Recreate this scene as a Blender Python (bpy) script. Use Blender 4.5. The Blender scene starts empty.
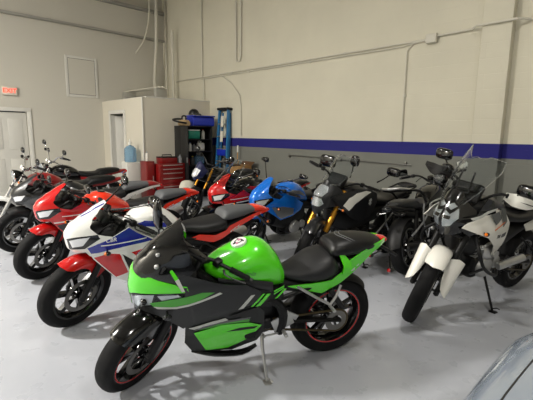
import bpy, bmesh, math, random
from mathutils import Vector, Matrix
random.seed(7)
C = bpy.context.scene.collection
R = math.radians
PI = math.pi
def lin(c):
    c = c / 255.
    return c / 12.92 if c <= .04045 else ((c + .055) / 1.055) ** 2.4
def rgb(r, g, b): return (lin(r), lin(g), lin(b), 1.)
MATS = {}
def mat(name, col, rough=.5, metal=0., coat=0., spec=.5, trans=0., ior=1.45, bump=None, emis=None, alpha=1., var=None):
    m = bpy.data.materials.new(name); m.use_nodes = True
    nt = m.node_tree; p = nt.nodes['Principled BSDF']
    p.inputs['Base Color'].default_value = rgb(*col)
    p.inputs['Roughness'].default_value = rough
    p.inputs['Metallic'].default_value = metal
    p.inputs['Coat Weight'].default_value = coat
    p.inputs['Coat Roughness'].default_value = .04
    p.inputs['Specular IOR Level'].default_value = spec
    p.inputs['Transmission Weight'].default_value = trans
    p.inputs['IOR'].default_value = ior
    p.inputs['Alpha'].default_value = alpha
    if emis: p.inputs['Emission Color'].default_value = rgb(*emis[0]); p.inputs['Emission Strength'].default_value = emis[1]
    if bump or var:
        tc = nt.nodes.new('ShaderNodeTexCoord'); n = nt.nodes.new('ShaderNodeTexNoise')
        nt.links.new(tc.outputs['Object'], n.inputs['Vector'])
        n.inputs['Scale'].default_value = (bump or var)[0]; n.inputs['Detail'].default_value = 4
        if bump:
            b = nt.nodes.new('ShaderNodeBump'); b.inputs['Strength'].default_value = bump[1]; b.inputs['Distance'].default_value = bump[2]
            nt.links.new(n.outputs['Fac'], b.inputs['Height']); nt.links.new(b.outputs['Normal'], p.inputs['Normal'])
        if var:
            mr = nt.nodes.new('ShaderNodeMapRange'); mr.inputs['To Min'].default_value = 1 - var[1]; mr.inputs['To Max'].default_value = 1 + var[1]
            mx = nt.nodes.new('ShaderNodeMix'); mx.data_type = 'RGBA'; mx.blend_type = 'MULTIPLY'; mx.inputs[0].default_value = 1
            mx.inputs[6].default_value = rgb(*col)
            nt.links.new(n.outputs['Fac'], mr.inputs['Value']); nt.links.new(mr.outputs['Result'], mx.inputs[7]); nt.links.new(mx.outputs[2], p.inputs['Base Color'])
    MATS[name] = m
    return m
# paints
mat('green', (82, 214, 22), .25, coat=1); mat('green_dull', (62, 150, 40), .35, coat=.5)
mat('white', (232, 232, 228), .28, coat=1); mat('cream', (238, 236, 226), .3, coat=.8)
mat('blue', (34, 44, 150), .25, coat=1); mat('red', (190, 14, 14), .25, coat=1)
mat('orange_red', (236, 50, 22), .25, coat=1); mat('dark_red', (140, 22, 24), .3, coat=.8)
mat('sky_blue', (20, 112, 214), .22, metal=.15, coat=1); mat('silver_paint', (136, 138, 140), .3, metal=.6, coat=.8)
mat('grey_paint', (62, 64, 66), .3, metal=.4, coat=.8); mat('gloss_black', (5, 5, 6), .15, coat=.7)
mat('charcoal', (30, 31, 32), .42, coat=.15); mat('dark_grey_paint', (24, 25, 27), .35, coat=.5)
mat('graphic_silver', (186, 188, 182), .3, coat=.6); mat('graphic_grey', (88, 90, 90), .35, coat=.5)
mat('plastic', (11, 11, 12), .5); mat('plastic_grey', (64, 64, 66), .5)
mat('rubber', (13, 13, 14), .75, spec=.3, bump=(60, .25, .002)); mat('groove', (8, 8, 8), .9)
mat('vinyl', (26, 26, 27), .48, bump=(220, .3, .001)); mat('vinyl_grey', (84, 86, 88), .5, bump=(220, .3, .001))
mat('vinyl_black', (12, 12, 13), .42, bump=(220, .3, .001)); mat('stitch', (120, 122, 124), .6)
mat('alu', (186, 186, 184), .34, metal=.75); mat('alu_dark', (52, 52, 52), .4, metal=.8); mat('chrome', (220, 220, 222), .12, metal=1)
mat('engine_black', (13, 13, 14), .45, metal=.3); mat('steel', (130, 128, 124), .3, metal=1)
mat('gold', (196, 138, 42), .3, metal=.75); mat('chain', (90, 80, 60), .4, metal=.9); mat('orange', (226, 110, 20), .3, coat=.5)
mat('clear', (236, 240, 242), .02, trans=1, ior=1.3); mat('smoke', (30, 31, 33), .05, trans=.72, ior=1.35, coat=1)
mat('lens', (235, 238, 240), .04, trans=.95, ior=1.25); mat('reflector', (226, 228, 230), .25, metal=.55)
mat('red_lens', (200, 16, 20), .12, coat=1); mat('amber_lens', (232, 120, 20), .15, coat=1)
mat('smoke_lens', (60, 64, 70), .04, trans=.85, ior=1.3, coat=1); mat('navy', (16, 24, 70), .3, coat=.6)
mat('mirror', (200, 205, 205), .03, metal=1); mat('screen', (14, 16, 20), .08, coat=1)
mat('pink', (196, 120, 150), .4); mat('line_black', (14, 14, 14), .4)

def srgb_interp(tab, t):
    if t <= tab[0][0]: return tab[0][1]
    for (a, x), (b, y) in zip(tab, tab[1:]):
        if t <= b:
            k = (t - a) / (b - a); k = k * k * (3 - 2 * k) * .5 + k * .5
            return x + (y - x) * k
    return tab[-1][1]
itp = srgb_interp
def cr(pts, sub):
    """Catmull-Rom through rows of floats"""
    if sub <= 1: return [list(p) for p in pts]
    out = []
    n = len(pts)
    for i in range(n - 1):
        p0 = pts[max(i - 1, 0)]; p1 = pts[i]; p2 = pts[i + 1]; p3 = pts[min(i + 2, n - 1)]
        for s in range(sub):
            t = s / sub
            out.append([.5 * (2 * b + (c - a) * t + (2 * a - 5 * b + 4 * c - d) * t * t + (3 * b - a - 3 * c + d) * t ** 3) for a, b, c, d in zip(p0, p1, p2, p3)])
    out.append(list(pts[-1]))
    return out

class Part:
    def __init__(s, m='plastic', T=None):
        s.v = []; s.f = []; s.mi = []; s.mats = []; s.T = T or Matrix(); s.m(m)
    def m(s, name):
        if name not in s.mats: s.mats.append(name)
        s.cur = s.mats.index(name); return s
    def add(s, vs, fs):
        o = len(s.v)
        s.v += [s.T @ Vector(v) for v in vs]
        s.f += [tuple(i + o for i in f) for f in fs]; s.mi += [s.cur] * len(fs)
        return s
    def frombm(s, bm):
        bm.verts.ensure_lookup_table(); bm.verts.index_update()
        s.add([v.co.copy() for v in bm.verts], [tuple(v.index for v in f.verts) for f in bm.faces]); bm.free(); return s
    def box(s, c, d, rot=(0, 0, 0), bev=0, seg=2):
        bm = bmesh.new(); bmesh.ops.create_cube(bm, size=1)
        for v in bm.verts: v.co = Vector((v.co.x * d[0], v.co.y * d[1], v.co.z * d[2]))
        if bev: bmesh.ops.bevel(bm, geom=list(bm.edges), offset=min(bev, min(d) * .49), segments=seg, profile=.5, affect='EDGES')
        from mathutils import Euler
        M = Matrix.Translation(c) @ Euler(rot).to_matrix().to_4x4()
        bm.transform(M); return s.frombm(bm)
    def tube(s, pts, r, n=8, sub=1, cap=True, flat=1.):
        if sub > 1: pts = cr(pts, sub)
        P = [Vector(p) for p in pts]; k = len(P)
        rr = r if isinstance(r, (list, tuple)) else None
        if rr: rad = [itp([(i / (len(rr) - 1), x) for i, x in enumerate(rr)], j / (k - 1)) for j in range(k)]
        else: rad = [r] * k
        t0 = (P[1] - P[0]).normalized(); a = Vector((0, 0, 1)) if abs(t0.z) < .9 else Vector((1, 0, 0))
        u = t0.cross(a).normalized(); vs = []; prev = t0
        for i in range(k):
            t = (P[min(i + 1, k - 1)] - P[max(i - 1, 0)]).normalized()
            q = prev.rotation_difference(t); u = (q @ u); u = (u - t * u.dot(t)).normalized(); prev = t
            w = t.cross(u)
            for j in range(n):
                an = 2 * PI * j / n
                vs.append(P[i] + u * math.cos(an) * rad[i] + w * math.sin(an) * rad[i] * flat)
        fs = [(i * n + j, i * n + (j + 1) % n, (i + 1) * n + (j + 1) % n, (i + 1) * n + j) for i in range(k - 1) for j in range(n)]
        if cap: fs += [tuple(range(n - 1, -1, -1)), tuple((k - 1) * n + j for j in range(n))]
        return s.add(vs, fs)
    def lathe(s, prof, c=(0, 0, 0), ax=(0, 1, 0), n=32, closed=False, cap=False):
        A = Vector(ax).normalized(); a = Vector((0, 0, 1)) if abs(A.z) < .9 else Vector((1, 0, 0))
        U = A.cross(a).normalized(); W = A.cross(U); c = Vector(c); k = len(prof); vs = []
        for j in range(n):
            an = 2 * PI * j / n; d = U * math.cos(an) + W * math.sin(an)
            vs += [c + d * r + A * h for r, h in prof]
        fs = []
        for j in range(n):
            j2 = (j + 1) % n
            for i in range(k if closed else k - 1):
                i2 = (i + 1) % k
                fs.append((j * k + i, j * k + i2, j2 * k + i2, j2 * k + i))
        if cap:
            fs.append(tuple(j * k for j in range(n))); fs.append(tuple(j * k + k - 1 for j in range(n - 1, -1, -1)))
        return s.add(vs, fs)
    def cyl(s, a, b, r, n=16, r2=None, bev=0):
        a = Vector(a); b = Vector(b); L = (b - a).length; r2 = r if r2 is None else r2
        pr = [(r, 0), (r2, L)] if not bev else [(r - bev, 0), (r, bev), (r2, L - bev), (r2 - bev, L)]
        return s.lathe(pr, a, b - a, n, cap=True)
    def ball(s, c, r, n=12):
        if not isinstance(r, (tuple, list)): r = (r, r, r)
        bm = bmesh.new(); bmesh.ops.create_uvsphere(bm, u_segments=n * 2, v_segments=n, radius=1)
        for v in bm.verts: v.co = Vector((v.co.x * r[0] + c[0], v.co.y * r[1] + c[1], v.co.z * r[2] + c[2]))
        return s.frombm(bm)
    def loft(s, secs, n=24, sub=3, cy=0):
        """secs: (x, ztop, zbot, halfwidth, widest fraction, exponent)"""
        secs = cr(secs, sub); vs = []
        for x, zt, zb, hw, k, e in secs:
            hw = max(hw, .002); zc = zb + k * (zt - zb)
            for j in range(n):
                t = 2 * PI * j / n; co, si = math.cos(t), math.sin(t); p = 2 / e
                y = hw * math.copysign(abs(co) ** p, co); h = (zt - zc) if si > 0 else (zc - zb)
                vs.append((x, cy + y, zc + h * math.copysign(abs(si) ** p, si)))
        k = len(secs)
        fs = [(i * n + j, i * n + (j + 1) % n, (i + 1) * n + (j + 1) % n, (i + 1) * n + j) for i in range(k - 1) for j in range(n)]
        fs += [tuple(range(n - 1, -1, -1)), tuple((k - 1) * n + j for j in range(n))]
        return s.add(vs, fs)
    def panel(s, out, fn, step=.035, th=.004, off=0., sx=None, sz=None):
        """outline in (u,v) mapped by fn(u,v)->xyz; thickness along the surface normal"""
        bm = bmesh.new(); vv = [bm.verts.new((a, b, 0)) for a, b in out]; bm.faces.new(vv)
        bmesh.ops.triangulate(bm, faces=bm.faces[:])
        us = [a for a, b in out]; vs_ = [b for a, b in out]
        for lo, hi, st, nrm in ((min(us), max(us), sx or step, (1, 0, 0)), (min(vs_), max(vs_), sz or step, (0, 1, 0))):
            t = (math.floor(lo / st) + 1) * st
            while t < hi - 1e-6:
                bmesh.ops.bisect_plane(bm, geom=bm.verts[:] + bm.edges[:] + bm.faces[:], dist=1e-6, plane_co=(nrm[0] * t, nrm[1] * t, 0), plane_no=nrm)
                t += st
        bmesh.ops.remove_doubles(bm, verts=bm.verts[:], dist=1e-5)
        bm.verts.ensure_lookup_table(); bm.verts.index_update()
        uv = [(v.co.x, v.co.y) for v in bm.verts]; F = [tuple(v.index for v in f.verts) for f in bm.faces]
        B = [(e.verts[0].index, e.verts[1].index) for e in bm.edges if len(e.link_faces) == 1]; bm.free()
        P = []; N = []
        for u, v in uv:
            p = Vector(fn(u, v)); e = 1e-3
            du = Vector(fn(u + e, v)) - Vector(fn(u - e, v)); dv = Vector(fn(u, v + e)) - Vector(fn(u, v - e))
            nn = du.cross(dv); nn = nn.normalized() if nn.length > 1e-12 else Vector((0, 1, 0))
            P.append(p); N.append(nn)
        n = len(P)
        return P, N, F, B, n
    def skin(s, out, fn, step=.035, th=.004, off=0., flip=1, sx=None, sz=None):
        P, N, F, B, n = s.panel(out, fn, step, sx=sx, sz=sz)
        vs = [p + q * flip * off for p, q in zip(P, N)] + [p + q * flip * (off - th) for p, q in zip(P, N)]
        fs = list(F) + [tuple(i + n for i in reversed(f)) for f in F] + [(a, b, b + n, a + n) for a, b in B]
        return s.add(vs, fs)
    def build(s, name, parent=None, smooth=35, label=None):
        me = bpy.data.meshes.new(name); me.from_pydata([tuple(v) for v in s.v], [], s.f)
        for m in s.mats: me.materials.append(MATS[m])
        me.polygons.foreach_set('material_index', s.mi)
        bm = bmesh.new(); bm.from_mesh(me); bmesh.ops.recalc_face_normals(bm, faces=bm.faces[:]); bm.to_mesh(me); bm.free()
        me.polygons.foreach_set('use_smooth', [smooth > 0] * len(me.polygons))
        if smooth > 0: me.set_sharp_from_angle(angle=R(smooth))
        me.update()
        o = bpy.data.objects.new(name, me); C.objects.link(o)
        if parent: o.parent = parent
        if label: o['label'] = label
        return o
def tag(o, label=None, cat=None, group=None, kind=None):
    if label: o['label'] = label
    if cat: o['category'] = cat
    if group: o['group'] = group
    if kind: o['kind'] = kind
    return o
def thing(name, label, cat, loc=(0, 0, 0), rot=(0, 0, 0), group=None):
    o = bpy.data.objects.new(name, None); C.objects.link(o); o.location = loc; o.rotation_euler = rot; o.empty_display_size = .1
    return tag(o, label, cat, group)
def struct(name, P, smooth=30):
    o = P.build(name, None, smooth); o['kind'] = 'structure'; return o
def font(txt, name, size, m, M, parent, depth=.0008, label=None, shear=0.):
    cu = bpy.data.curves.new(name, 'FONT'); cu.body = txt; cu.size = size; cu.extrude = depth; cu.align_x = 'CENTER'; cu.align_y = 'CENTER'; cu.shear = shear; cu.offset = size * .018
    t = bpy.data.objects.new('tmp', cu); C.objects.link(t)
    me = bpy.data.meshes.new_from_object(t.evaluated_get(bpy.context.evaluated_depsgraph_get()))
    bpy.data.objects.remove(t); me.name = name; me.materials.clear(); me.materials.append(MATS[m])
    me.transform(M); o = bpy.data.objects.new(name, me); C.objects.link(o)
    if parent: o.parent = parent
    if label: o['label'] = label
    return o
class Bike:
    def __init__(s, name, label, front, hd, wb, lean=8, steer=0, rake=26, off=.045, rf=.3, rr=.31, axis_z=.9):
        h = R(hd); s.root = thing(name, label, 'motorcycle', (front[0] - math.cos(h) * wb, front[1] - math.sin(h) * wb, 0), (R(-lean), 0, h), 'motorcycles parked on the showroom floor')
        s.wb = wb; s.rf = rf; s.rr = rr; s.rake = R(rake)
        s.a = Vector((-math.sin(s.rake), 0, math.cos(s.rake))); n = Vector((math.cos(s.rake), 0, math.sin(s.rake)))
        s.axle = Vector((wb, 0, rf)); s.p0 = s.axle - n * off; s.n = n
        s.S = Matrix.Translation(s.p0) @ Matrix.Rotation(R(steer), 4, s.a) @ Matrix.Translation(-s.p0)
    def ax(s, z):  # x of the steering axis at height z
        t = (z - s.p0.z) / s.a.z; return s.p0.x + s.a.x * t
    def P(s, m='plastic', steer=False): return Part(m, s.S if steer else None)
    def wheel(s, front=True, w=.12, style=('pair', 5), rim='gloss_black', stripe=None, tread=0, disc=.145, disc_m='steel', both=False, rimr=.216):
        x, r = (s.wb, s.rf) if front else (0, s.rr)
        c = (x, 0, r); T = s.S if front else None
        p = Part(rim, T); hw = w / 2
        rw = hw * .78
        prof = [(rimr + .006, -rw), (rimr + .006, -rw + .006), (rimr - .012, -rw + .014), (rimr - .022, -rw * .3), (rimr - .022, rw * .3), (rimr - .012, rw - .014), (rimr + .006, rw - .006), (rimr + .006, rw), (rimr - .012, rw), (rimr - .034, rw * .45), (rimr - .04, 0), (rimr - .034, -rw * .45), (rimr - .012, -rw)]
        p.lathe(prof, c, (0, 1, 0), 48, closed=True)
        p.lathe([(.018, -hw * .9), (.034, -hw * .9), (.04, -hw * .5), (.03, 0), (.04, hw * .5), (.034, hw * .9), (.018, hw * .9)], c, (0, 1, 0), 20, closed=True)
        kind, n = style
        def spoke(a0, a1, w0, w1, d0, d1):
            vs = []
            for a, rr_, ww, dd in ((a0, .03, w0, d0), (a1, rimr - .03, w1, d1)):
                u = Vector((math.cos(a), 0, math.sin(a))); q = Vector((-math.sin(a), 0, math.cos(a)))
                for sy, sq in ((-1, -1), (-1, 1), (1, 1), (1, -1)): vs.append(Vector(c) + u * rr_ + q * (sq * ww) + Vector((0, sy * dd, 0)))
            p.add(vs, [(0, 1, 2, 3), (7, 6, 5, 4), (0, 4, 5, 1), (1, 5, 6, 2), (2, 6, 7, 3), (3, 7, 4, 0)])
        for k in range(n):
            a = 2 * PI * k / n + .3
            if kind == 'pair':
                spoke(a, a - .17, .010, .008, .02, .014); spoke(a, a + .17, .010, .008, .02, .014)
            elif kind == 'y':
                spoke(a, a, .017, .02, .022, .016)
            else:
                for sy in (-1, 1):
                    for d in (-.35, .35):
                        p.tube([Vector(c) + Vector((math.cos(a) * .034, sy * hw * .5, math.sin(a) * .034)), Vector(c) + Vector((math.cos(a + d) * (rimr - .03), sy * .01, math.sin(a + d) * (rimr - .03)))], .0022, 5)
        o = p.build('front_wheel' if front else 'rear_wheel', s.root)
        # tyre with cut tread grooves
        t = Part('rubber', T); nn = 96; pr = []
        K = 16
        for i in range(K + 1):
            f = -1 + 2 * i / K
            yy = hw * math.sin(f * PI / 2 * 1.12) / math.sin(PI / 2 * 1.12) if abs(f) < .9 else hw * (1 if f > 0 else -1) * (1 - (abs(f) - .9) * 2.2)
            h = (r - rimr); rr_ = rimr + h * (math.cos(f * PI / 2 * .98) ** .62 if abs(f) < .9 else math.cos(.9 * PI / 2 * .98) ** .62 * (1 - (abs(f) - .9) * 9.))
            pr.append((max(rr_, rimr - .002), yy))
        t.lathe(pr, c, (0, 1, 0), nn)
        if tread:
            base = len(t.v) - nn * (K + 1)
            inv = t.T.inverted()
            for j in range(nn):
                for i in range(3, K - 2):
                    d = abs(i - K // 2); q = (j + d * (1 if tread == 1 else 2)) % (8 if tread == 1 else 6)
                    if q == 0 and d > 0 and not (tread == 1 and d % 3 == 0 and (j // 8) % 2):
                        k = base + j * (K + 1) + i; v = inv @ t.v[k]; e = (v - Vector(c)); e.y *= .3; v -= e.normalized() * .006; t.v[k] = t.T @ v
        t.build('tire', o, 50)
        if stripe:
            q = Part(stripe, T)
            for sy in (1, -1): q.lathe([(rimr - .012, sy * (rw + .0012)), (rimr - .004, sy * (rw + .0022)), (rimr - .004, sy * (rw + .001)), (rimr - .012, sy * rw)], c, (0, 1, 0), 48, closed=True)
            q.build('rim_stripe', o)
        if disc:
            for sy in ((1, -1) if both else (1 if front else -1,)):
                d = Part(disc_m, T); yy = sy * hw * (1.02 if front else .95)
                d.lathe([(disc - .035, yy - .002), (disc, yy - .002), (disc, yy + .002), (disc - .035, yy + .002)], c, (0, 1, 0), 40, closed=True)
                d.m('gloss_black')
                for k in range(5):
                    a = 2 * PI * k / 5; d.tube([Vector(c) + Vector((math.cos(a) * .03, yy, math.sin(a) * .03)), Vector(c) + Vector((math.cos(a) * (disc - .03), yy, math.sin(a) * (disc - .03)))], .007, 6)
                d.build('brake_disc', o)
                if front:
                    k = Part('engine_black', T); k.box((x - .09, sy * (hw + .022), r + .1), (.085, .045, .05), (0, R(50), 0), .012); k.box((x - .105, sy * (hw + .03), r + .1), (.05, .045, .03), (0, R(50), 0), .008)
                    k.build('brake_caliper', s.root)
        return o
    def fork(s, sep=.092, top=.93, low='engine_black', up='alu_dark', r=.025, usd=False, lowlen=.36):
        L = (top - s.rf) / s.a.z
        p = s.P(low, True)
        for sy in (1, -1):
            b = s.axle + Vector((0, sy * sep, 0)); p.m(low)
            p.cyl(b - s.a * .03, b + s.a * lowlen, r if not usd else r * .78, 16, bev=.003)
            p.m(up); p.cyl(b + s.a * lowlen, b + s.a * L, r * .78 if not usd else r, 16)
            p.m('engine_black'); p.box(b + Vector((0, 0, -.005)), (.06, .03, .05), (0, 0, 0), .01)
        p.m('alu_dark'); p.cyl(s.axle + Vector((0, -sep - .02, 0)), s.axle + Vector((0, sep + .02, 0)), .011, 12)
        p.build('fork', s.root)
        q = s.P('engine_black', True)
        for z in (top - .02, top - .22):
            cc = s.axle + s.a * ((z - s.rf) / s.a.z); q.box(cc - s.n * .02, (.085, sep * 2 + .07, .03), (0, -s.rake, 0), .012)
        q.build('triple_clamp', s.root)
    def bars(s, z=.9, sep=.1, out=.37, back=.1, drop=.03, high=False, rise=.0, grip='rubber', m='engine_black', bar_end='alu_dark', res=True, x=None, guard=None):
        xa = s.ax(z) if x is None else x
        for sy in (1, -1):
            p = s.P(m, True)
            if high: pts = [(xa, 0, z), (xa + .01, sy * .07, z), (xa - .01, sy * .14, z + rise * .7), (xa - .04, sy * .22, z + rise), (xa - back, sy * out, z + rise - .01)]
            else: pts = [(xa, sy * sep, z), (xa - .02, sy * (sep + .04), z), (xa - back, sy * out, z - drop)]
            p.tube(pts, .0115, 10, 3 if high else 1)
            a = Vector(pts[-2]); e = Vector(pts[-1]); d = (e - a).normalized()
            p.box(a + d * .02 if high else a + d * .03, (.05, .045, .045), (0, 0, 0), .01)
            h = p.build('handlebar', s.root)
            g = s.P(grip, True); g0 = e - d * .125
            g.lathe([(.013, 0), (.019, .002), (.0165, .01)] + [(.0165 + (.0012 if k % 2 else 0), .015 + k * .008) for k in range(11)] + [(.018, .118), (.012, .124)], g0, d, 14)
            g.build('grip', h)
            w = s.P(bar_end, True); w.cyl(e, e + d * .022, .014, 12, bev=.003); w.build('bar_end', h)
            l = s.P('alu_dark', True); f = Vector((1, 0, 0))
            l.tube([g0 - d * .02 + f * .03, g0 + d * .01 + f * .06, g0 + d * .07 + f * .058, g0 + d * .13 + f * .045], [.008, .006, .005, .006], 8, 3, flat=.6)
            l.build('lever', h)
            if res and sy == -1:
                r_ = s.P('engine_black', True); c = g0 - d * .03 + f * .05 + Vector((0, 0, .035)); r_.cyl(c - Vector((0, 0, .02)), c + Vector((0, 0, .02)), .02, 16, bev=.004); r_.build('brake_reservoir', h)
            if guard:
                q = s.P(guard[0 if sy < 0 else 1], True)
                def fn(u, v, e=e, sy=sy, xa=xa):
                    return (e.x + .10 - .16 * (u - .35) ** 2 * 2 - .05 * v * v * 4, e.y - sy * (.22 - .26 * u), e.z + v * (1 - .35 * u))
                q.skin([(0, -.03), (0, .03), (.3, .065), (.7, .06), (1, .03), (1, -.03), (.7, -.06), (.3, -.055)], fn, .1, .004)
                q.tube([fn(.1, 0), e + Vector((.03, 0, 0)), e], .008, 8)
                q.build('handguard', h)
    def cables(s, z, x, n=3):
        p = s.P('rubber', False)
        for k in range(n):
            y = .12 - .1 * k
            p.tube([(x - .06, y * 1.6, z), (x + .06, y * 1.2, z + .05 - .02 * k), (x + .1, y * .5, z - .04), (x + .02, y * .3, z - .2)], .0045, 6, 5)
        p.build('cables', s.root)
    def fender(s, m, hw=.072, out=None, d=.05, R0=.03, name='front_fender', T0=None, side=.12):
        """strip over the front wheel; outline in (angle in degrees, s)"""
        p = s.P(m, True); c = s.axle; r0 = s.rf + R0
        def fn(u, v):
            th = R(u); a = abs(v); g = min(a, 1.)
            y = hw * math.sin(g * PI / 2) * (1 if v > 0 else -1); rho = r0 - d * (1 - math.cos(g * PI / 2)) - max(a - 1, 0) * side
            return (c.x + math.cos(th) * rho, y, c.z + math.sin(th) * rho)
        out = out or [(35, 0), (38, -.6), (48, -1), (75, -1.15), (88, -1.9), (112, -1.9), (122, -1.1), (150, -1), (158, -.5), (158, .5), (150, 1), (122, 1.1), (112, 1.9), (88, 1.9), (75, 1.15), (48, 1), (38, .6)]
        p.skin([(a / 1., b) for a, b in out], fn, th=.004, sx=6, sz=.2)
        return p.build(name, s.root, 50)
    def mirror(s, pos, base, sy, shape='tear', m='gloss_black', face=(-1, 0, 0), steer=False, size=(.075, .045), glass='mirror', stem_m=None, turn=0):
        p = s.P(m, steer); b = Vector(base); c = Vector(pos)
        if stem_m: p.m(stem_m)
        p.tube([b, b.lerp(c, .45) + Vector((0, 0, -.01)), c + Vector((.01, -sy * .01, -.01))], [.009, .006, .008], 8, 3)
        p.m(m)
        bm = bmesh.new(); bmesh.ops.create_uvsphere(bm, u_segments=24, v_segments=12, radius=1)
        for v in bm.verts:
            q = v.co
            if q.x < 0: q.x *= .15
            e = .55
            yy = math.copysign(abs(q.y) ** (e if shape == 'rect' else .8), q.y) * size[0]; zz = math.copysign(abs(q.z) ** (e if shape == 'rect' else .8), q.z) * size[1]
            if shape == 'tear': zz *= 1 - .45 * (sy * yy / size[0] * .5 + .5)
            if shape == 'tall': yy, zz = yy * .8 * (1 - .5 * (zz / size[1] * .5 + .5)), zz
            v.co = Vector((q.x * .035, yy, zz))
        M = Matrix.Translation(c) @ Matrix.Rotation(R(turn), 4, 'Z'); bm.transform(M); p.frombm(bm)
        o = p.build('mirror', s.root, 45)
        g = s.P(glass, steer); ring = []
        n = 24
        for j in range(n):
            t = 2 * PI * j / n; co, si = math.cos(t), math.sin(t); e = .55 if shape == 'rect' else .8
            yy = math.copysign(abs(co) ** e, co) * size[0] * .88; zz = math.copysign(abs(si) ** e, si) * size[1] * .86
            if shape == 'tear': zz *= 1 - .45 * (sy * yy / size[0] * .5 + .5)
            if shape == 'tall': yy = yy * .8 * (1 - .5 * (zz / size[1] * .5 + .5))
            ring.append((yy, zz))
        vs = [M @ Vector((-.0062, a, b2)) for a, b2 in ring] + [M @ Vector((-.003, a, b2)) for a, b2 in ring]
        g.add(vs, [tuple(range(n)), tuple(range(2 * n - 1, n - 1, -1))] + [(j, (j + 1) % n, n + (j + 1) % n, n + j) for j in range(n)])
        g.build('mirror_glass', o, 0)
    def engine(s, x=.62, z=.38, m='engine_black', cyl_m='engine_black', fins=True, cover='alu_dark', sc=1., single=True):
        p = s.P(m)
        p.box((x, 0, z - .04), (.34 * sc, .24 * sc, .2 * sc), (0, 0, 0), .05, 3)
        p.box((x - .16 * sc, 0, z + .03), (.16 * sc, .2 * sc, .16 * sc), (0, R(12), 0), .04)
        p.m(cyl_m); p.box((x + .1 * sc, 0, z + .16 * sc), (.17 * sc, .19 * sc, .26 * sc), (0, R(18), 0), .02)
        if fins:
            for k in range(7): p.box((x + .07 * sc + .011 * k, 0, z + .08 * sc + k * .032 * sc), (.2 * sc, .22 * sc, .006), (0, R(18), 0))
        e = p.build('engine', s.root)
        for sy in (1, -1):
            q = s.P(cover); c = Vector((x + .05 * sc, sy * .115 * sc, z - .04)); f = Vector((0, sy, 0))
            q.lathe([(.001, .05), (.05 * sc, .05), (.075 * sc, .043), (.088 * sc, .02), (.09 * sc, 0)], c, f, 28)
            q.lathe([(.001, .04), (.03, .04), (.05 * sc, .03), (.055 * sc, 0)], c + Vector((-.15 * sc, 0, .02)), f, 24)
            for k in range(6):
                a = k * PI / 3; q.cyl(c + Vector((math.cos(a) * .08 * sc, 0, math.sin(a) * .08 * sc)), c + Vector((math.cos(a) * .08 * sc, sy * .04, math.sin(a) * .08 * sc)), .007, 8)
            q.build('engine_cover', e)
        h = s.P('alu_dark'); h.tube([(x + .17 * sc, .05, z + .2), (x + .26 * sc, .05, z + .1), (x + .24 * sc, .02, z - .12), (x + .05, -.02, z - .19), (x - .25, -.08, z - .18), (x - .42, -.16, z - .08)], .02, 12, 5); h.build('exhaust_header', s.root)
    def muffler(s, a, b, r=.052, m='alu', side=-1, sq=1.):
        p = s.P(m); a = Vector(a); b = Vector(b); L = (b - a).length
        p.lathe([(.022, -.05), (r * .7, 0), (r, .05), (r * 1.04, L * .5), (r, L - .03), (r * .8, L)], a, b - a, 28); p.m('gloss_black')
        p.lathe([(r * .8, L), (r * .5, L + .004), (r * .45, L - .04), (.001, L - .04)], a, b - a, 28)
        p.build('muffler', s.root)
    def swing(s, m='engine_black', px=.42, pz=.38, w=.09, chain=True):
        p = s.P(m)
        for sy in (1, -1):
            p.tube([(px, sy * w * .8, pz), (px * .5, sy * w * 1.05, (pz + s.rr) / 2 + .01), (-.03, sy * w * 1.1, s.rr)], [.034, .026, .024], 8, 2, flat=.6)
        p.cyl((px, -w, pz), (px, w, pz), .03, 14); p.m('steel'); p.cyl((0, -w - .02, s.rr), (0, w + .02, s.rr), .012, 12)
        p.m('plastic'); p.box((px * .5, 0, (pz + s.rr) / 2 + .02), (.1, w * 1.8, .05), (0, 0, 0), .01)
        p.build('swingarm', s.root)
        if chain:
            c = s.P('chain'); y = w + .012; r1, r2 = .085, .035
            pts = [(px + .08, y, pz + r2), (0, y, s.rr + r1)]
            for k in range(9): t = PI / 2 + k * PI / 8; pts.append((math.cos(t) * r1, y, s.rr + math.sin(t) * r1))
            pts += [(px + .08, y, pz - r2)]
            for k in range(1, 8): t = -PI / 2 + k * PI / 8; pts.append((px + .08 + math.cos(t) * r2, y, pz + math.sin(t) * r2))
            pts.append(pts[0]); c.tube(pts, .008, 6, flat=1.); c.build('chain', s.root)
            k = s.P('steel'); k.lathe([(.04, y - .003), (.083, y - .003), (.083, y + .003), (.04, y + .003)], (0, 0, s.rr), (0, 1, 0), 32, closed=True); k.build('sprocket', s.root)
    def stand(s, x=.52, z=.26, foot=(.50, .25, 0.045), m='alu_dark'):
        p = s.P(m); p.tube([(x, .11, z), (x + .01, .15, z - .06), foot], [.013, .011, .01], 8, 2)
        p.box((foot[0], foot[1] + .01, foot[2] - .008), (.05, .06, .012), (R(8), 0, 0), .004); p.tube([(foot[0], foot[1], foot[2] + .02), (foot[0] - .01, foot[1] + .03, foot[2] + .035), (foot[0] - .02, foot[1] + .05, foot[2] + .03)], .005, 6)
        p.build('kickstand', s.root)
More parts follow.
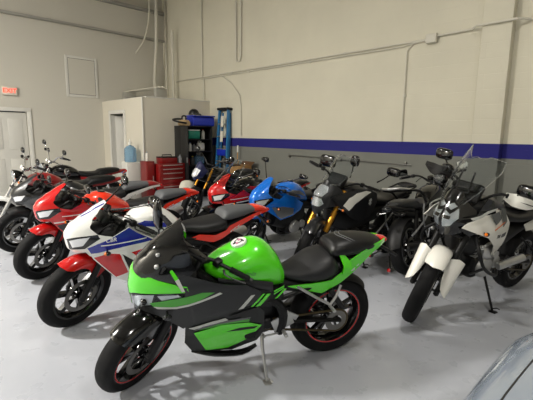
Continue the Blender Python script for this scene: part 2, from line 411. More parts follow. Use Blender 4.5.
    def pegs(s, x=.42, z=.36, m='alu'):
        for sy in (1, -1):
            p = s.P(m); p.box((x, sy * .13, z + .05), (.14, .012, .1), (0, R(25), 0), .004); p.box((x - .06, sy * .128, z + .09), (.1, .012, .04), (0, R(-30), 0), .004)
            p.cyl((x, sy * .13, z), (x, sy * .21, z), .012, 10); p.tube([(x + .02, sy * .14, z - .02), (x + .12, sy * .15, z - .02), (x + .14, sy * .15, z), (x + .14, sy * .19, z)], .006, 8)
            p.build('footpeg', s.root)
            q = s.P(m); q.tube([(.34, sy * .13, z + .3), (.2, sy * .15, z + .21), (.1, sy * .16, z + .15)], .010, 8); q.tube([(.02, sy * .13, z + .27), (.06, sy * .15, z + .2), (.1, sy * .16, z + .15)], .010, 8)
            q.cyl((.1, sy * .155, z + .14), (.1, sy * .225, z + .14), .011, 10); q.build('passenger_peg', s.root)
    def signal(s, a, b, m='amber_lens', steer=False, r=.018):
        p = s.P('gloss_black', steer); a = Vector(a); b = Vector(b); p.tube([a, b], .007, 8); d = (b - a).normalized()
        p.ball(b, (r * 1.3, r, r), 8); o = p.build('turn_signal', s.root)
        q = s.P(m, steer); q.ball(b + Vector((.006, 0, 0)), (r * 1.3, r * .85, r * .85), 8); q.build('signal_lens', o)
    def core(s, secs, m='plastic', name='inner_frame'):
        p = s.P(m); p.loft(secs, 16, 2); return p.build(name, s.root)

class Cowl:
    """smooth nose + flanks: u runs from the nose round to the flank, v is height"""
    def __init__(s, xn, D, W, taper=None):
        s.xn, s.D, s.W, s.t = xn, D, W, taper or [(0, 1), (2, 1)]
    def __call__(s, u, z):
        a = abs(u); D = itp(s.D, z); W = itp(s.W, z)
        x = itp(s.xn, z) - (D * a * a if a < 1 else D + 2 * D * (a - 1))
        g = a * (1.3 - .3 * a) if a < 1 else 1 + .7 * (1 - math.exp(-(a - 1) / .7 * .55)) * .35
        return (x, math.copysign(W * g * itp(s.t, x), u) if u else 0., z)
    def toS(s, x, z):
        d = itp(s.xn, z) - x; D = itp(s.D, z)
        return math.sqrt(max(d, 0) / D) if d < D else 1 + (d - D) / (2 * D)
    def out(s, pts, sub=4):
        r = []
        n = len(pts)
        for i in range(n):
            (x0, z0), (x1, z1) = pts[i], pts[(i + 1) % n]
            for k in range(sub): t = k / sub; x = x0 + (x1 - x0) * t; z = z0 + (z1 - z0) * t; r.append((s.toS(x, z), z))
        return r
    def put(s, P, pts, off=0., th=.004, both=True, sx=.09, sz=.03, sub=4, side=None):
        o = s.out(pts, sub)
        for sd in ((1, -1) if both else (side or 1,)):
            P.skin([(u * sd, z) for u, z in o], s, off=off, th=th, flip=1, sx=sx, sz=sz)
        return P
# ------------------------------------------------------------------ camera
sc = bpy.context.scene
cam = bpy.data.cameras.new('camera'); co = bpy.data.objects.new('camera', cam); C.objects.link(co); sc.camera = co
cam.sensor_width = 36; cam.lens = 36 * 395 / 533.; cam.clip_start = .05
pitch, roll, head = R(9.35), R(.71), R(43.7)
vh = Vector((-math.cos(head), math.sin(head), 0)); UP = Vector((0, 0, 1)); rt = vh.cross(UP)
fw = vh * math.cos(pitch) - UP * math.sin(pitch); uu = rt.cross(fw)
r2 = rt * math.cos(roll) + uu * math.sin(roll); u2 = uu * math.cos(roll) - rt * math.sin(roll)
M = Matrix((r2, u2, -fw)).transposed().to_4x4(); M.translation = (0, 0, 1.55); co.matrix_world = M
# ------------------------------------------------------------------ room
W, L, E_, S_, HC = 6.1, -10.8, 5.0, -5.0, 4.86
def nodes(m): return m.node_tree.nodes, m.node_tree.links, m.node_tree.nodes['Principled BSDF']
def floor_mat():
    m = mat('floor_epoxy', (170, 173, 180), .3, spec=.5); n, l, p = nodes(m)
    tc = n.new('ShaderNodeTexCoord'); a = n.new('ShaderNodeTexNoise'); a.inputs['Scale'].default_value = 1.1; a.inputs['Detail'].default_value = 6
    b = n.new('ShaderNodeTexNoise'); b.inputs['Scale'].default_value = 7; b.inputs['Detail'].default_value = 5
    l.new(tc.outputs['Object'], a.inputs['Vector']); l.new(tc.outputs['Object'], b.inputs['Vector'])
    r = n.new('ShaderNodeValToRGB'); r.color_ramp.elements[0].position = .3; r.color_ramp.elements[1].position = .7
    r.color_ramp.elements[0].color = rgb(164, 167, 174); r.color_ramp.elements[1].color = rgb(180, 183, 189)
    l.new(a.outputs['Fac'], r.inputs['Fac'])
    mr = n.new('ShaderNodeMapRange'); mr.inputs['To Min'].default_value = .18; mr.inputs['To Max'].default_value = .42
    l.new(b.outputs['Fac'], mr.inputs['Value']); l.new(r.outputs['Color'], p.inputs['Base Color']); l.new(mr.outputs['Result'], p.inputs['Roughness'])
    bp = n.new('ShaderNodeBump'); bp.inputs['Strength'].default_value = .03; bp.inputs['Distance'].default_value = .008; l.new(b.outputs['Fac'], bp.inputs['Height']); l.new(bp.outputs['Normal'], p.inputs['Normal'])
floor_mat()
def block_mat():
    m = mat('block_wall', (205, 200, 182), .75); n, l, p = nodes(m)
    g = n.new('ShaderNodeNewGeometry'); s = n.new('ShaderNodeSeparateXYZ'); l.new(g.outputs['Position'], s.inputs[0])
    def band(z0, z1):
        a = n.new('ShaderNodeMath'); a.operation = 'GREATER_THAN'; a.inputs[1].default_value = z0; l.new(s.outputs['Z'], a.inputs[0])
        return a
    a = band(1.272, 0); b = band(1.47, 0)
    m1 = n.new('ShaderNodeMix'); m1.data_type = 'RGBA'; m1.inputs[6].default_value = rgb(116, 117, 110); m1.inputs[7].default_value = rgb(28, 26, 112)
    m2 = n.new('ShaderNodeMix'); m2.data_type = 'RGBA'; m2.inputs[7].default_value = rgb(208, 203, 184)
    l.new(a.outputs[0], m1.inputs[0]); l.new(b.outputs[0], m2.inputs[0]); l.new(m1.outputs[2], m2.inputs[6])
    nz = n.new('ShaderNodeTexNoise'); nz.inputs['Scale'].default_value = 1.6; nz.inputs['Detail'].default_value = 8; l.new(g.outputs['Position'], nz.inputs['Vector'])
    mr = n.new('ShaderNodeMapRange'); mr.inputs['To Min'].default_value = .9; mr.inputs['To Max'].default_value = 1.06; l.new(nz.outputs['Fac'], mr.inputs['Value'])
    m3 = n.new('ShaderNodeMix'); m3.data_type = 'RGBA'; m3.blend_type = 'MULTIPLY'; m3.inputs[0].default_value = 1; l.new(m2.outputs[2], m3.inputs[6]); l.new(mr.outputs['Result'], m3.inputs[7])
    l.new(m3.outputs[2], p.inputs['Base Color'])
    # mortar joints + rough face as bump
    cx = n.new('ShaderNodeCombineXYZ'); l.new(s.outputs['X'], cx.inputs[0]); l.new(s.outputs['Z'], cx.inputs[1])
    br = n.new('ShaderNodeTexBrick'); br.inputs['Scale'].default_value = 1; br.inputs['Brick Width'].default_value = .4; br.inputs['Row Height'].default_value = .2
    br.inputs['Mortar Size'].default_value = .006; br.inputs['Mortar Smooth'].default_value = .4; l.new(cx.outputs[0], br.inputs['Vector'])
    br.inputs['Color1'].default_value = (1, 1, 1, 1); br.inputs['Color2'].default_value = (1, 1, 1, 1); br.inputs['Mortar'].default_value = (0, 0, 0, 1)
    n2 = n.new('ShaderNodeTexNoise'); n2.inputs['Scale'].default_value = 45; n2.inputs['Detail'].default_value = 4; l.new(g.outputs['Position'], n2.inputs['Vector'])
    ad = n.new('ShaderNodeMath'); ad.operation = 'MULTIPLY_ADD'; ad.inputs[1].default_value = .35; l.new(n2.outputs['Fac'], ad.inputs[0]); l.new(br.outputs['Color'], ad.inputs[2])
    bp = n.new('ShaderNodeBump'); bp.inputs['Strength'].default_value = .3; bp.inputs['Distance'].default_value = .006; l.new(ad.outputs[0], bp.inputs['Height']); l.new(bp.outputs['Normal'], p.inputs['Normal'])
block_mat()
mat('drywall', (196, 192, 180), .8, bump=(30, .1, .003)); mat('drywall2', (208, 202, 186), .8); mat('trim_paint', (208, 206, 198), .6); mat('ceiling_paint', (150, 148, 140), .9)
mat('door_paint', (200, 198, 190), .5); mat('dark_gap', (40, 38, 36), .8); mat('pipe_paint', (204, 200, 186), .6); mat('sheet_metal', (170, 168, 160), .5, metal=.3)
mat('exit_red', (235, 60, 40), .5, emis=((255, 70, 45), 2.2)); mat('exit_face', (214, 205, 190), .5)
def wallbox(name, lo, hi, m):
    p = Part(m); c = [(a + b) / 2 for a, b in zip(lo, hi)]; p.box(c, [b - a for a, b in zip(lo, hi)]); return struct(name, p, 0)
wallbox('floor', (L - .2, S_ - .2, -.15), (E_ + .2, W + .2, 0), 'floor_epoxy')
wallbox('wall_north', (L - .2, W, 0), (E_ + .2, W + .2, 5.6), 'block_wall')
wallbox('wall_east', (E_, S_, 0), (E_ + .2, W, 5.6), 'drywall'); wallbox('wall_south', (L - .2, S_ - .2, 0), (E_ + .2, S_, 5.6), 'drywall')
wallbox('ceiling', (L - .2, S_ - .2, 5.6), (E_ + .2, W + .2, 5.75), 'ceiling_paint')
# west wall with the exit doorway
p = Part('drywall'); p.box((L - .1, (S_ + 1.55) / 2, 2.8), (.2, 1.55 - S_, 5.6)); p.box((L - .1, (2.47 + W) / 2, 2.8), (.2, W - 2.47, 5.6)); p.box((L - .1, 2.01, 3.815), (.2, .92, 3.57)); struct('wall_west', p, 0)
p = Part('door_paint'); p.box((L - .07, 2.01, 1.0), (.05, .90, 2.0), bev=.004)
for y in (1.8, 2.22):
    for z, h in ((1.5, .7), (.55, .75)): p.box((L - .042, y, z), (.012, .3, h), bev=.005)
d = struct('door_1', p); q = Part('steel'); q.cyl((L - .045, 1.66, .98), (L + .02, 1.66, .98), .012, 12); q.ball((L + .03, 1.66, .98), .028, 10); q.build('door_handle', d)
p = Part('trim_paint')
for y in (1.51, 2.51): p.box((L + .012, y, 1.01), (.03, .09, 2.02), bev=.004)
p.box((L + .012, 2.01, 2.065), (.03, 1.09, .09), bev=.004); struct('trim_1', p)
# boxed soffit along the west wall, lip at its lower edge
p = Part('drywall'); p.box((L + .04, (S_ + W) / 2, 4.52), (.08, W - S_, .66)); struct('trim_2', p, 0)
p = Part('sheet_metal'); p.box((L + .06, (S_ + W) / 2, 4.165), (.12, W - S_, .05), bev=.005)
for k in range(22): p.box((L + .122, S_ + .3 + k * .5, 4.17), (.006, .03, .03))
struct('trim_3', p)
p = Part('ceiling_paint'); p.box((L + .09, (S_ + W) / 2, 4.89), (.18, W - S_, .07)); struct('trim_4', p)
# wall access hatch
t = thing('access_hatch', 'square painted access hatch high on the left wall', 'hatch', (L, 3.77, 2.94))
p = Part('trim_paint')
for y, z, a, b in ((-.36, 0, .06, 1.0), (.36, 0, .06, 1.0), (0, .47, .66, .06), (0, -.47, .66, .06)): p.box((.013, y, z), (.026, a, b), bev=.004)
p.build('frame', t); p = Part('drywall'); p.box((.010, 0, 0), (.012, .64, .86)); p.build('panel', t); p = Part('dark_gap'); p.box((.004, 0, 0), (.02, .66, .88)); p.build('recess', t)
# exit sign
t = thing('exit_sign', 'lit red exit sign on the left wall above the door', 'sign', (L, 2.15, 2.47))
p = Part('exit_face'); p.box((.03, 0, 0), (.06, .29, .19), bev=.008); p.build('housing', t)
M = Matrix.Translation((.062, 0, 0)) @ Matrix(((0, 0, 1, 0), (1, 0, 0, 0), (0, 1, 0, 0), (0, 0, 0, 1)))
font('EXIT', 'lettering', .135, 'exit_red', M, t)
# partition room in the north-west corner
px, py, ph = -8.53, 4.25, 2.36
p = Part('drywall2')
d0, d1 = -10.32, -9.46
p.box(((L + d0) / 2, py + .06, ph / 2), (d0 - L, .12, ph)); p.box(((d1 + px) / 2, py + .06, ph / 2), (px - d1, .12, ph)); p.box(((d0 + d1) / 2, py + .06, (2.03 + ph) / 2), (d1 - d0, .12, ph - 2.03))
struct('wall_partition_front', p, 0)
p = Part('drywall2'); p.box((px - .06, (py + .12 + W) / 2, ph / 2), (.12, W - py - .12, ph)); struct('wall_partition_side', p, 0)
p = Part('trim_paint'); p.box(((L + px) / 2, (py + W) / 2 + .05, ph + .01), (px - L, W - py - .1, .03)); struct('ceiling_partition', p, 0)
p = Part('trim_paint')
for x in (d0, d1): p.box((x, py - .01, 1.012), (.09, .03, 2.024), bev=.004)
p.box(((d0 + d1) / 2, py - .01, 2.07), (d1 - d0 + .09, .03, .09), bev=.004)
for x in (d0 + .05, d1 - .05): p.box((x, py + .075, 1.0), (.02, .13, 2.0))
struct('trim_5', p)
# the door stands ajar, swung into the little room
p = Part('door_paint', Matrix.Translation((d0 + .07, py + .1, 0)) @ Matrix.Rotation(R(62), 4, 'Z')); p.box((.4, .0, 1.0), (.8, .04, 1.98), bev=.004)
for x in (.22, .58):
    for z, h in ((1.5, .65), (.55, .7)): p.box((x, -.022, z), (.24, .01, h), bev=.004)
struct('door_2', p)
# corner trim of the partition
p = Part('trim_paint'); p.box((px, py, ph / 2), (.03, .03, ph), bev=.005); struct('trim_6', p)
# things stored on top of the partition roof
for k, (A_, B_) in enumerate((((-10.75, 4.87, .31), (-8.9, 4.90, .30)), ((-10.7, 4.95, .315), (-8.85, 4.97, .30)), ((-10.6, 5.03, .31), (-9.0, 5.08, .30)))):
    p = Part('pipe_paint'); p.tube([(A_[0], A_[1], ph + A_[2]), (B_[0], B_[1], ph + B_[2])], .016, 10); p.cyl((B_[0] - .04, B_[1], ph + B_[2]), (B_[0] + .01, B_[1], ph + B_[2]), .022, 12)
    o = p.build('stored_pipe', None); tag(o, ['long cream pipe across the partition roof, nearest the front edge', 'long cream pipe across the partition roof, middle one', 'shorter cream pipe across the partition roof, nearest the block wall'][k], 'pipe', 'pipes on the partition roof')
p = Part('sheet_metal'); p.box((0, 0, .125), (.12, .3, .25), bev=.01); o = p.build('support_block'); o.location = (-9.05, 5.0, ph + .03); tag(o, 'painted block holding up the pipe ends on the partition roof', 'block')
p = Part('sheet_metal')
p.box((0, 0, .13), (.2, .3, .26), bev=.01); p.box((0, -.155, .13), (.16, .01, .2), bev=.004)
o = p.build('junction_cabinet'); o.location = (-10.66, 4.95, ph + .03); tag(o, 'small painted box on the partition roof against the left wall', 'box')
# block pilaster
p = Part('block_wall'); p.box((-1.9, W - .07, 2.8), (.36, .14, 5.6), bev=.004); struct('trim_7', p)
# conduits on the block wall
def conduit(name, label, pts, r=.013, straps=(), group='painted conduits on the block wall', m='pipe_paint'):
    p = Part(m); p.tube(pts, r, 10)
    for s in straps: p.box(s, (.05, .02, .05), bev=.006)
    o = p.build(name); tag(o, label, 'conduit', group); return o
yw = W - .03
conduit('wall_conduit', 'long cream conduit running level along the block wall to the junction box', [(-10.2, yw, 3.0), (-2.9, yw, 3.0)], .014, [(x, W - .02, 3.0) for x in (-9.4, -7.6, -6.0, -4.4)])
conduit('wall_conduit', 'thin lower conduit running level just below the long one', [(-8.9, yw, 2.955), (-3.3, yw, 2.955), (-3.0, yw, 2.985)], .010, [(x, W - .02, 2.955) for x in (-7.0, -5.2)])
conduit('wall_conduit', 'cream conduit from the junction box bending over the pilaster', [(-2.76, yw, 3.03), (-2.25, yw, 3.04), (-2.14, W - .17, 3.04), (-1.66, W - .17, 3.04), (-1.55, yw, 3.04), (4.8, yw, 3.04)], .016, [(-1.0, W - .02, 3.04)])
conduit('wall_conduit', 'thin conduit dropping from the junction box to the blue stripe', [(-2.86, yw, 2.99), (-3.1, yw, 2.98), (-3.2, yw, 2.88), (-3.2, yw, 1.48)], .010, [(-3.2, W - .02, 2.2)])
conduit('wall_conduit', 'vertical conduit coming down left of the ladder to the level conduit', [(-8.8, yw, 5.58), (-8.8, yw, 3.02)], .016, [(-8.8, W - .02, 4.0)])
conduit('wall_conduit', 'wide vertical conduit with a hooked lower end high on the wall', [(-7.43, yw, 5.58), (-7.43, yw, 3.3), (-7.4, yw, 3.22), (-7.3, yw, 3.22), (-7.26, yw, 3.32), (-7.26, yw, 5.58)], .02)
conduit('wall_conduit', 'curved conduit dropping to a small end cap right of the ladder', [(-8.0, yw, 2.95), (-7.6, yw, 2.75), (-7.3, yw, 2.45), (-7.25, yw, 2.2), (-7.25, yw, 1.54)], .010, [(-7.25, W - .02, 1.55)])
t = thing('junction_box', 'small square junction box on the level conduit', 'junction box', (-2.81, W - .02, 3.0)); p = Part('pipe_paint'); p.box((0, -.02, 0), (.16, .07, .13), bev=.006); p.build('housing', t); p = Part('pipe_paint'); p.box((0, -.058, 0), (.15, .006, .12), bev=.002); p.build('cover', t)
# low rail along the wall with hooks
t = thing('wall_rail', 'thin metal rail running low along the grey part of the block wall', 'rail', (-5.7, W - .04, 1.14)); p = Part('steel'); p.tube([(0, 0, 0), (1.3, 0, -.02), (2.7, 0, -.04)], .007, 8); p.build('rod', t)
for x in (.02, 1.3, 2.6): p = Part('steel'); p.box((x, .02, -.02), (.03, .05, .05), bev=.004); p.build('bracket', t)
# drain and vent pipes in the corner
def pipe(name, label, pts, r, m='pipe_paint', sub=6):
    p = Part(m); p.tube(pts, r, 14, sub); o = p.build(name); return tag(o, label, 'pipe', 'pipes in the corner above the partition')
pipe('drain_pipe', 'thick cream flexible pipe coming down from the ceiling onto the partition', [(-10.42, 5.7, 5.55), (-10.43, 5.7, 4.6), (-10.5, 5.7, 3.8), (-10.62, 5.7, 3.1), (-10.55, 5.7, 2.7), (-10.35, 5.7, 2.5), (-10.25, 5.7, 2.4)], .045)
pipe('hanging_hose', 'cream hose hanging free from the ceiling beside the thick pipe', [(-10.45, 5.52, 5.55), (-10.45, 5.52, 5.0), (-10.48, 5.5, 4.6), (-10.52, 5.42, 4.2), (-10.55, 5.32, 3.95), (-10.6, 5.15, 3.7)], .022)
pipe('vent_pipe', 'straight white vent pipe standing up from the partition roof', [(-9.95, 5.9, 2.39), (-9.95, 5.9, 3.4), (-9.95, 5.9, 4.3)], .035, sub=1)
pipe('corner_pipe', 'thin vertical pipe in the corner behind the thick pipe', [(-10.55, 6.04, 5.55), (-10.55, 6.04, 2.42)], .018, sub=1)
pipe('thin_riser', 'thin vertical pipe left of the ladder on the partition roof', [(-8.72, 6.05, 2.42), (-8.72, 6.05, 2.95)], .014, sub=1)
# lights
def area(name, loc, size, power, col=(1, .965, .91), rot=(0, 0, 0), sy=None):
    l = bpy.data.lights.new(name, 'AREA'); l.shape = 'RECTANGLE'; l.size = size; l.size_y = sy or size; l.energy = power; l.color = col
    o = bpy.data.objects.new(name, l); C.objects.link(o); o.location = loc; o.rotation_euler = rot; return o
mat('lamp_face', (250, 246, 235), .5, emis=((255, 246, 228), 4)); mat('lamp_body', (200, 200, 198), .4, metal=.5)
def fixture(loc, power, label, lx=.62, ly=.24):
    t = thing('ceiling_light', label, 'ceiling light', loc, group='ceiling lights')
    p = Part('lamp_body'); p.box((0, 0, .05), (lx + .06, ly + .06, .08), bev=.01); p.cyl((-.25, 0, .09), (-.25, 0, 5.6 - loc[2]), .006, 8); p.cyl((.25, 0, .09), (.25, 0, 5.6 - loc[2]), .006, 8); p.build('housing', t)
    p = Part('lamp_face'); p.box((0, 0, .0), (lx, ly, .02)); p.build('diffuser', t)
    area('lamp', (loc[0], loc[1], loc[2] - .03), lx, power, sy=ly)
LIGHTS = [((-5.6, -3.7, 5.1), 1060, 'suspended ceiling light in the south-west of the room'), ((-5.4, 1.0, 5.1), 60, 'suspended ceiling light over the left row of motorcycles'),
          ((-.6, 2.2, 5.1), 80, 'suspended ceiling light over the adventure motorcycle'), ((2.2, -1.2, 5.1), 150, 'unseen fill lamp added over the car')]  # lamp over the car is an added fill for right floor and block wall
for a, b, c in LIGHTS: fixture(a, b, c)
w = bpy.data.worlds.new('world'); sc.world = w; w.use_nodes = True; w.node_tree.nodes['Background'].inputs[0].default_value = (.8, .85, 1, 1); w.node_tree.nodes['Background'].inputs[1].default_value = .02
sc.view_settings.view_transform = 'Standard'; sc.view_settings.look = 'None'; sc.view_settings.gamma = 1; sc.view_settings.exposure = -.08; sc.view_settings.use_curve_mapping = False
# ================================================================== green sport motorcycle in front
def green_bike():
    b = Bike('sport_motorcycle', 'bright green and black sport motorcycle nearest the camera, leaning on its kickstand', (-2.19, 1.0), -114, 1.312, 9, 42, rf=.288, rr=.305)
    b.wheel(True, .115, ('pair', 5), stripe='red', tread=1); b.wheel(False, .145, ('pair', 5), stripe='red', tread=1, disc=.11)
    b.fork(.09, .92)
    b.fender('gloss_black', .078, [(50, 0), (53, -.6), (62, -1.02), (78, -1.25), (90, -1.9), (108, -2.0), (120, -1.25), (146, -1.02), (156, -.5), (156, .5), (146, 1.02), (120, 1.25), (108, 2.0), (90, 1.9), (78, 1.25), (62, 1.02), (53, .6)], R0=.018)
    cw = Cowl([(.2, 1.32), (.58, 1.335), (.70, 1.355), (.8, 1.34), (.93, 1.265), (1.1, 1.06)], [(.5, .33), (.8, .30), (1.0, .26)],
              [(.2, .10), (.3, .145), (.42, .175), (.6, .205), (.75, .2), (.85, .17), (1.1, .10)], [(.4, .62), (.62, .82), (.9, 1), (2, 1)])
    # nose: green band above dark headlights
    p = b.P('green')
    p.skin([(-1.0, 0.758), (-.7, .785), (-.4, .825), (0, .868), (.4, .825), (.7, .785), (1.0, 0.758), (1.02, 0.723), (.75, 0.713), (.35, 0.693), (.14, 0.668), (0, 0.578), (-.14, 0.668), (-.35, 0.693), (-.75, 0.713), (-1.02, 0.723)], cw, sx=.08, sz=.03)
    n = p.build('nose_fairing', b.root)
    p = b.P('plastic'); p.skin([(-1.02, 0.723), (-.4, 0.696), (0, 0.648), (.4, 0.696), (1.02, 0.723), (1.06, 0.658), (.5, 0.558), (0, 0.543), (-.5, 0.558), (-1.06, 0.658)], cw, off=-.012, sx=.08, sz=.03); p.build('headlight_surround', n)
    for sd in (1, -1):
        p = b.P('reflector'); p.skin([(.20 * sd, 0.648), (.4 * sd, 0.678), (.66 * sd, 0.695), (.58 * sd, 0.628), (.3 * sd, 0.595), (.18 * sd, 0.607)], cw, off=-.008, th=.003, sx=.06, sz=.02)
        p.skin([(.70 * sd, 0.693), (.92 * sd, 0.706), (.95 * sd, 0.693), (.74 * sd, 0.663)], cw, off=-.006, th=.003, sx=.06, sz=.02); h = p.build('headlight', b.root); p = b.P('clear'); p.skin([(.16 * sd, 0.663), (.4 * sd, 0.688), (.85 * sd, 0.713), (1.0 * sd, 0.695), (.62 * sd, 0.610), (.3 * sd, 0.573), (.13 * sd, 0.603)], cw, off=.0, th=.003, sx=.06, sz=.02); p.build('lens', h)
        p = b.P('gloss_black'); c = cw(.45 * sd, 0.643); p.ball((c[0] - .012, c[1] - .006 * sd, c[2]), (.02, .028, .022), 10); p.build('projector', h)
    # windscreen
    ws = Cowl([(.70, 1.36), (.76, 1.352), (.80, 1.343), (.86, 1.31), (.93, 1.245), (1.0, 1.165), (1.07, 1.075), (1.13, 1.0)], [(.8, .27), (1.1, .13)], [(.8, .175), (.93, .16), (1.1, .09)])
    p = b.P('smoke'); p.skin([(-1.0, .75), (-.7, .765), (-.4, .80), (0, .845), (.4, .80), (.7, .765), (1.0, .75), (1.14, .85), (.95, .97), (.6, 1.05), (.25, 1.085), (0, 1.09), (-.25, 1.085), (-.6, 1.05), (-.95, .97), (-1.14, .87)], ws, sx=.08, sz=.025, th=.003); p.build('windscreen', b.root)
    for sd in (-1,): p = b.P('green'); p.skin([(.93 * sd, .745), (1.02 * sd, .745), (1.13 * sd, .86), (1.08 * sd, .93), (1.0 * sd, .96), (1.05 * sd, .87)], ws, off=.003, sx=.05, sz=.02); p.build('screen_trim', b.root)
    p = b.P('plastic'); p.loft([(1.28, .80, .70, .06, .5, 2.4), (1.2, .84, .68, .12, .5, 2.4), (1.08, .87, .64, .15, .5, 2.6), (.98, .84, .62, .14, .5, 2.4)], 20); p.box((1.13, 0, .90), (.07, .2, .09), (0, R(-35), 0), .02); d = p.build('cockpit_panel', b.root)
    p = b.P('screen'); p.box((1.098, 0, .915), (.008, .15, .06), (0, R(-35), 0), .003); p.build('gauge', d)
    # flank fairing left and right: charcoal upper, green lower with streaks
    for sd in (1, -1):
        p = b.P('charcoal')
        cw.put(p, [(1.30, .605), (1.17, .635), (1.06, .655), (1.055, .73), (1.12, .78), (1.10, .85), (1.05, .82), (.90, .77), (.80, .74), (.70, .72), (.60, .66), (.60, .585), (.80, .56), (1.0, .53), (1.06, .47), (1.14, .53), (1.20, .565), (1.29, .585)], both=False, side=sd, th=.006)
        f = p.build('side_fairing', b.root)
        p = b.P('green_dull'); cw.put(p, [(1.24, .645), (1.12, .68), (.96, .715), (.89, .71), (.98, .665), (1.12, .63), (1.22, .625)], .002, .002, False, side=sd)
        p.m('graphic_silver'); cw.put(p, [(1.22, .624), (1.1, .632), (.98, .664), (.86, .705), (.845, .695), (.98, .652), (1.1, .62), (1.2, .612)], .0024, .002, False, side=sd)
        cw.put(p, [(1.105, .79), (1.085, .80), (1.055, .735), (1.07, .73)], .007, .002, False, side=sd)
        p.m('green'); cw.put(p, [(1.13, .835), (1.12, .85), (1.085, .80), (1.105, .79)], .007, .002, False, side=sd)
        p.build('fairing_graphic', f)
        p = b.P('charcoal'); cw.put(p, [(1.05, .49), (1.0, .53), (.80, .56), (.62, .56), (.56, .50), (.54, .34), (.58, .25), (.74, .20), (1.0, .27), (1.05, .35)], -.004, .006, False, side=sd); lf = p.build('lower_fairing', b.root)
        p = b.P('green'); cw.put(p, [(1.0, .435), (.84, .47), (.66, .44), (.57, .40), (.64, .31), (.78, .25), (.92, .275)], 0.0040, .003, False, side=sd)
        p.m('green_dull'); cw.put(p, [(.97, .455), (.84, .49), (.66, .475), (.66, .45), (.84, .475)], 0.0048, .003, False, side=sd)
        p.m('graphic_silver'); cw.put(p, [(1.03, .475), (.9, .51), (.82, .52), (.80, .50), (.9, .49), (1.0, .465)], 0.0050, .003, False, side=sd)
        p.m('graphic_grey'); cw.put(p, [(1.0, .455), (.86, .485), (.66, .47), (.64, .485), (.85, .497), (.95, .482)], 0.0052, .003, False, side=sd)
        p.m('line_black'); cw.put(p, [(.80, .41), (.72, .415), (.60, .40), (.62, .385), (.72, .395)], 0.0052, .003, False, side=sd)
        cw.put(p, [(.80, .53), (.62, .555), (.60, .47), (.66, .47), (.72, .50)], 0.0052, .003, False, side=sd)
        p.build('fairing_graphic', lf)
        # stripes climbing to the tank
        p = b.P('plastic'); cw.put(p, [(.80, .56), (.72, .66), (.60, .665), (.44, .62), (.42, .55), (.52, .52), (.60, .55)], -.006, .006, False, side=sd); k = p.build('knee_panel', b.root)
        p = b.P('graphic_silver'); cw.put(p, [(.74, .565), (.71, .565), (.64, .645), (.665, .645)], .003, .003, False, side=sd)
        p.m('green'); cw.put(p, [(.66, .565), (.645, .565), (.575, .64), (.59, .64)], .003, .003, False, side=sd); cw.put(p, [(.63, .56), (.60, .56), (.535, .63), (.56, .635)], .003, .003, False, side=sd)
        for q in range(3): cw.put(p, [(.50 - .035 * q, .585), (.485 - .035 * q, .585), (.42 - .03 * q, .635), (.435 - .03 * q, .64)] if q < 1 else [(.51, .60 + .017 * q), (.51, .608 + .017 * q), (.44, .637 + .012 * q), (.44, .63 + .012 * q)], .003, .003, False, side=sd)
        p.build('stripe_graphic', k)
        p = b.P('gloss_black'); p.tube([(1.0, sd * .12, .27), (.86, sd * .115, .215), (.68, sd * .11, .185), (.58, sd * .10, .215)], [.012, .02, .02, .012], 8, 3); p.build('belly_pan', b.root)
        b.signal((1.15, sd * .15, .60), (1.15, sd * .205, .585), 'lens')
    # tank
    p = b.P('green'); p.loft([(.91, .79, .74, .04, .4, 2), (.87, .825, .72, .10, .4, 2.2), (.80, .862, .68, .145, .45, 2.3), (.72, .898, .65, .163, .5, 2.3), (.62, .93, .63, .165, .5, 2.2), (.54, .912, .615, .155, .5, 2.2), (.47, .845, .61, .135, .5, 2.2), (.42, .76, .61, .10, .5, 2.2)], 32, 4)
    tk = p.build('fuel_tank', b.root, 60)
    p = b.P('white'); p.lathe([(.001, .014), (.046, .014), (.05, .011), (.05, -.004)], (.70, 0, .906), (.36, 0, 1), 28); cp = p.build('fuel_cap', tk)
    p = b.P('gloss_black'); p.lathe([(.018, .0145), (.022, .0152), (.026, .0145)], (.70, 0, .906), (.36, 0, 1), 24)
    for k in range(3): a = k * 2.1 + .4; p.box((.705 + .031 * math.cos(a), .033 * math.sin(a), .9205 - .0115 * math.cos(a)), (.016, .01, .004), (0, R(20), a))
    p.m('pink'); p.box((.696, -.01, .9235), (.02, .014, .004), (0, R(20), 0)); p.box((.718, .02, .9155), (.012, .018, .004), (0, R(20), 0)); p.build('cap_emblem', cp)
    M = Matrix(((-1, 0, 0, .68), (0, 0.25, .97, .1665), (0, .97, -.25, .775), (0, 0, 0, 1))); font('Ninja', 'lettering', .042, 'green_dull', M, tk, shear=.2)
    p = b.P('charcoal')
    for sd in (1, -1): p.loft([(.86, .77, .74, .01, .5, 2), (.76, .745, .68, .012, .5, 2), (.64, .73, .655, .012, .5, 2), (.52, .70, .635, .01, .5, 2)], 12, 2, cy=sd * .158)
    p.build('tank_side_cover', tk)
    # seats
    p = b.P('vinyl'); p.loft([(.43, .705, .66, .05, .5, 2.2), (.38, .71, .645, .085, .5, 2.4), (.30, .735, .63, .125, .45, 2.5), (.20, .785, .625, .155, .45, 2.6), (.12, .81, .63, .155, .5, 2.6), (.07, .80, .64, .135, .5, 2.6), (.045, .745, .66, .12, .5, 2.4)], 28, 4); p.build('rider_seat', b.root, 60)
    p = b.P('vinyl_black'); p.loft([(.10, .85, .79, .09, .5, 2.2), (.07, .885, .775, .115, .5, 2.5), (-.02, .905, .78, .125, .45, 2.6), (-.14, .905, .79, .115, .45, 2.6), (-.24, .895, .81, .09, .45, 2.4), (-.30, .875, .83, .055, .5, 2.2)], 28, 4); ps = p.build('passenger_seat', b.root, 60)
    p = b.P('stitch')
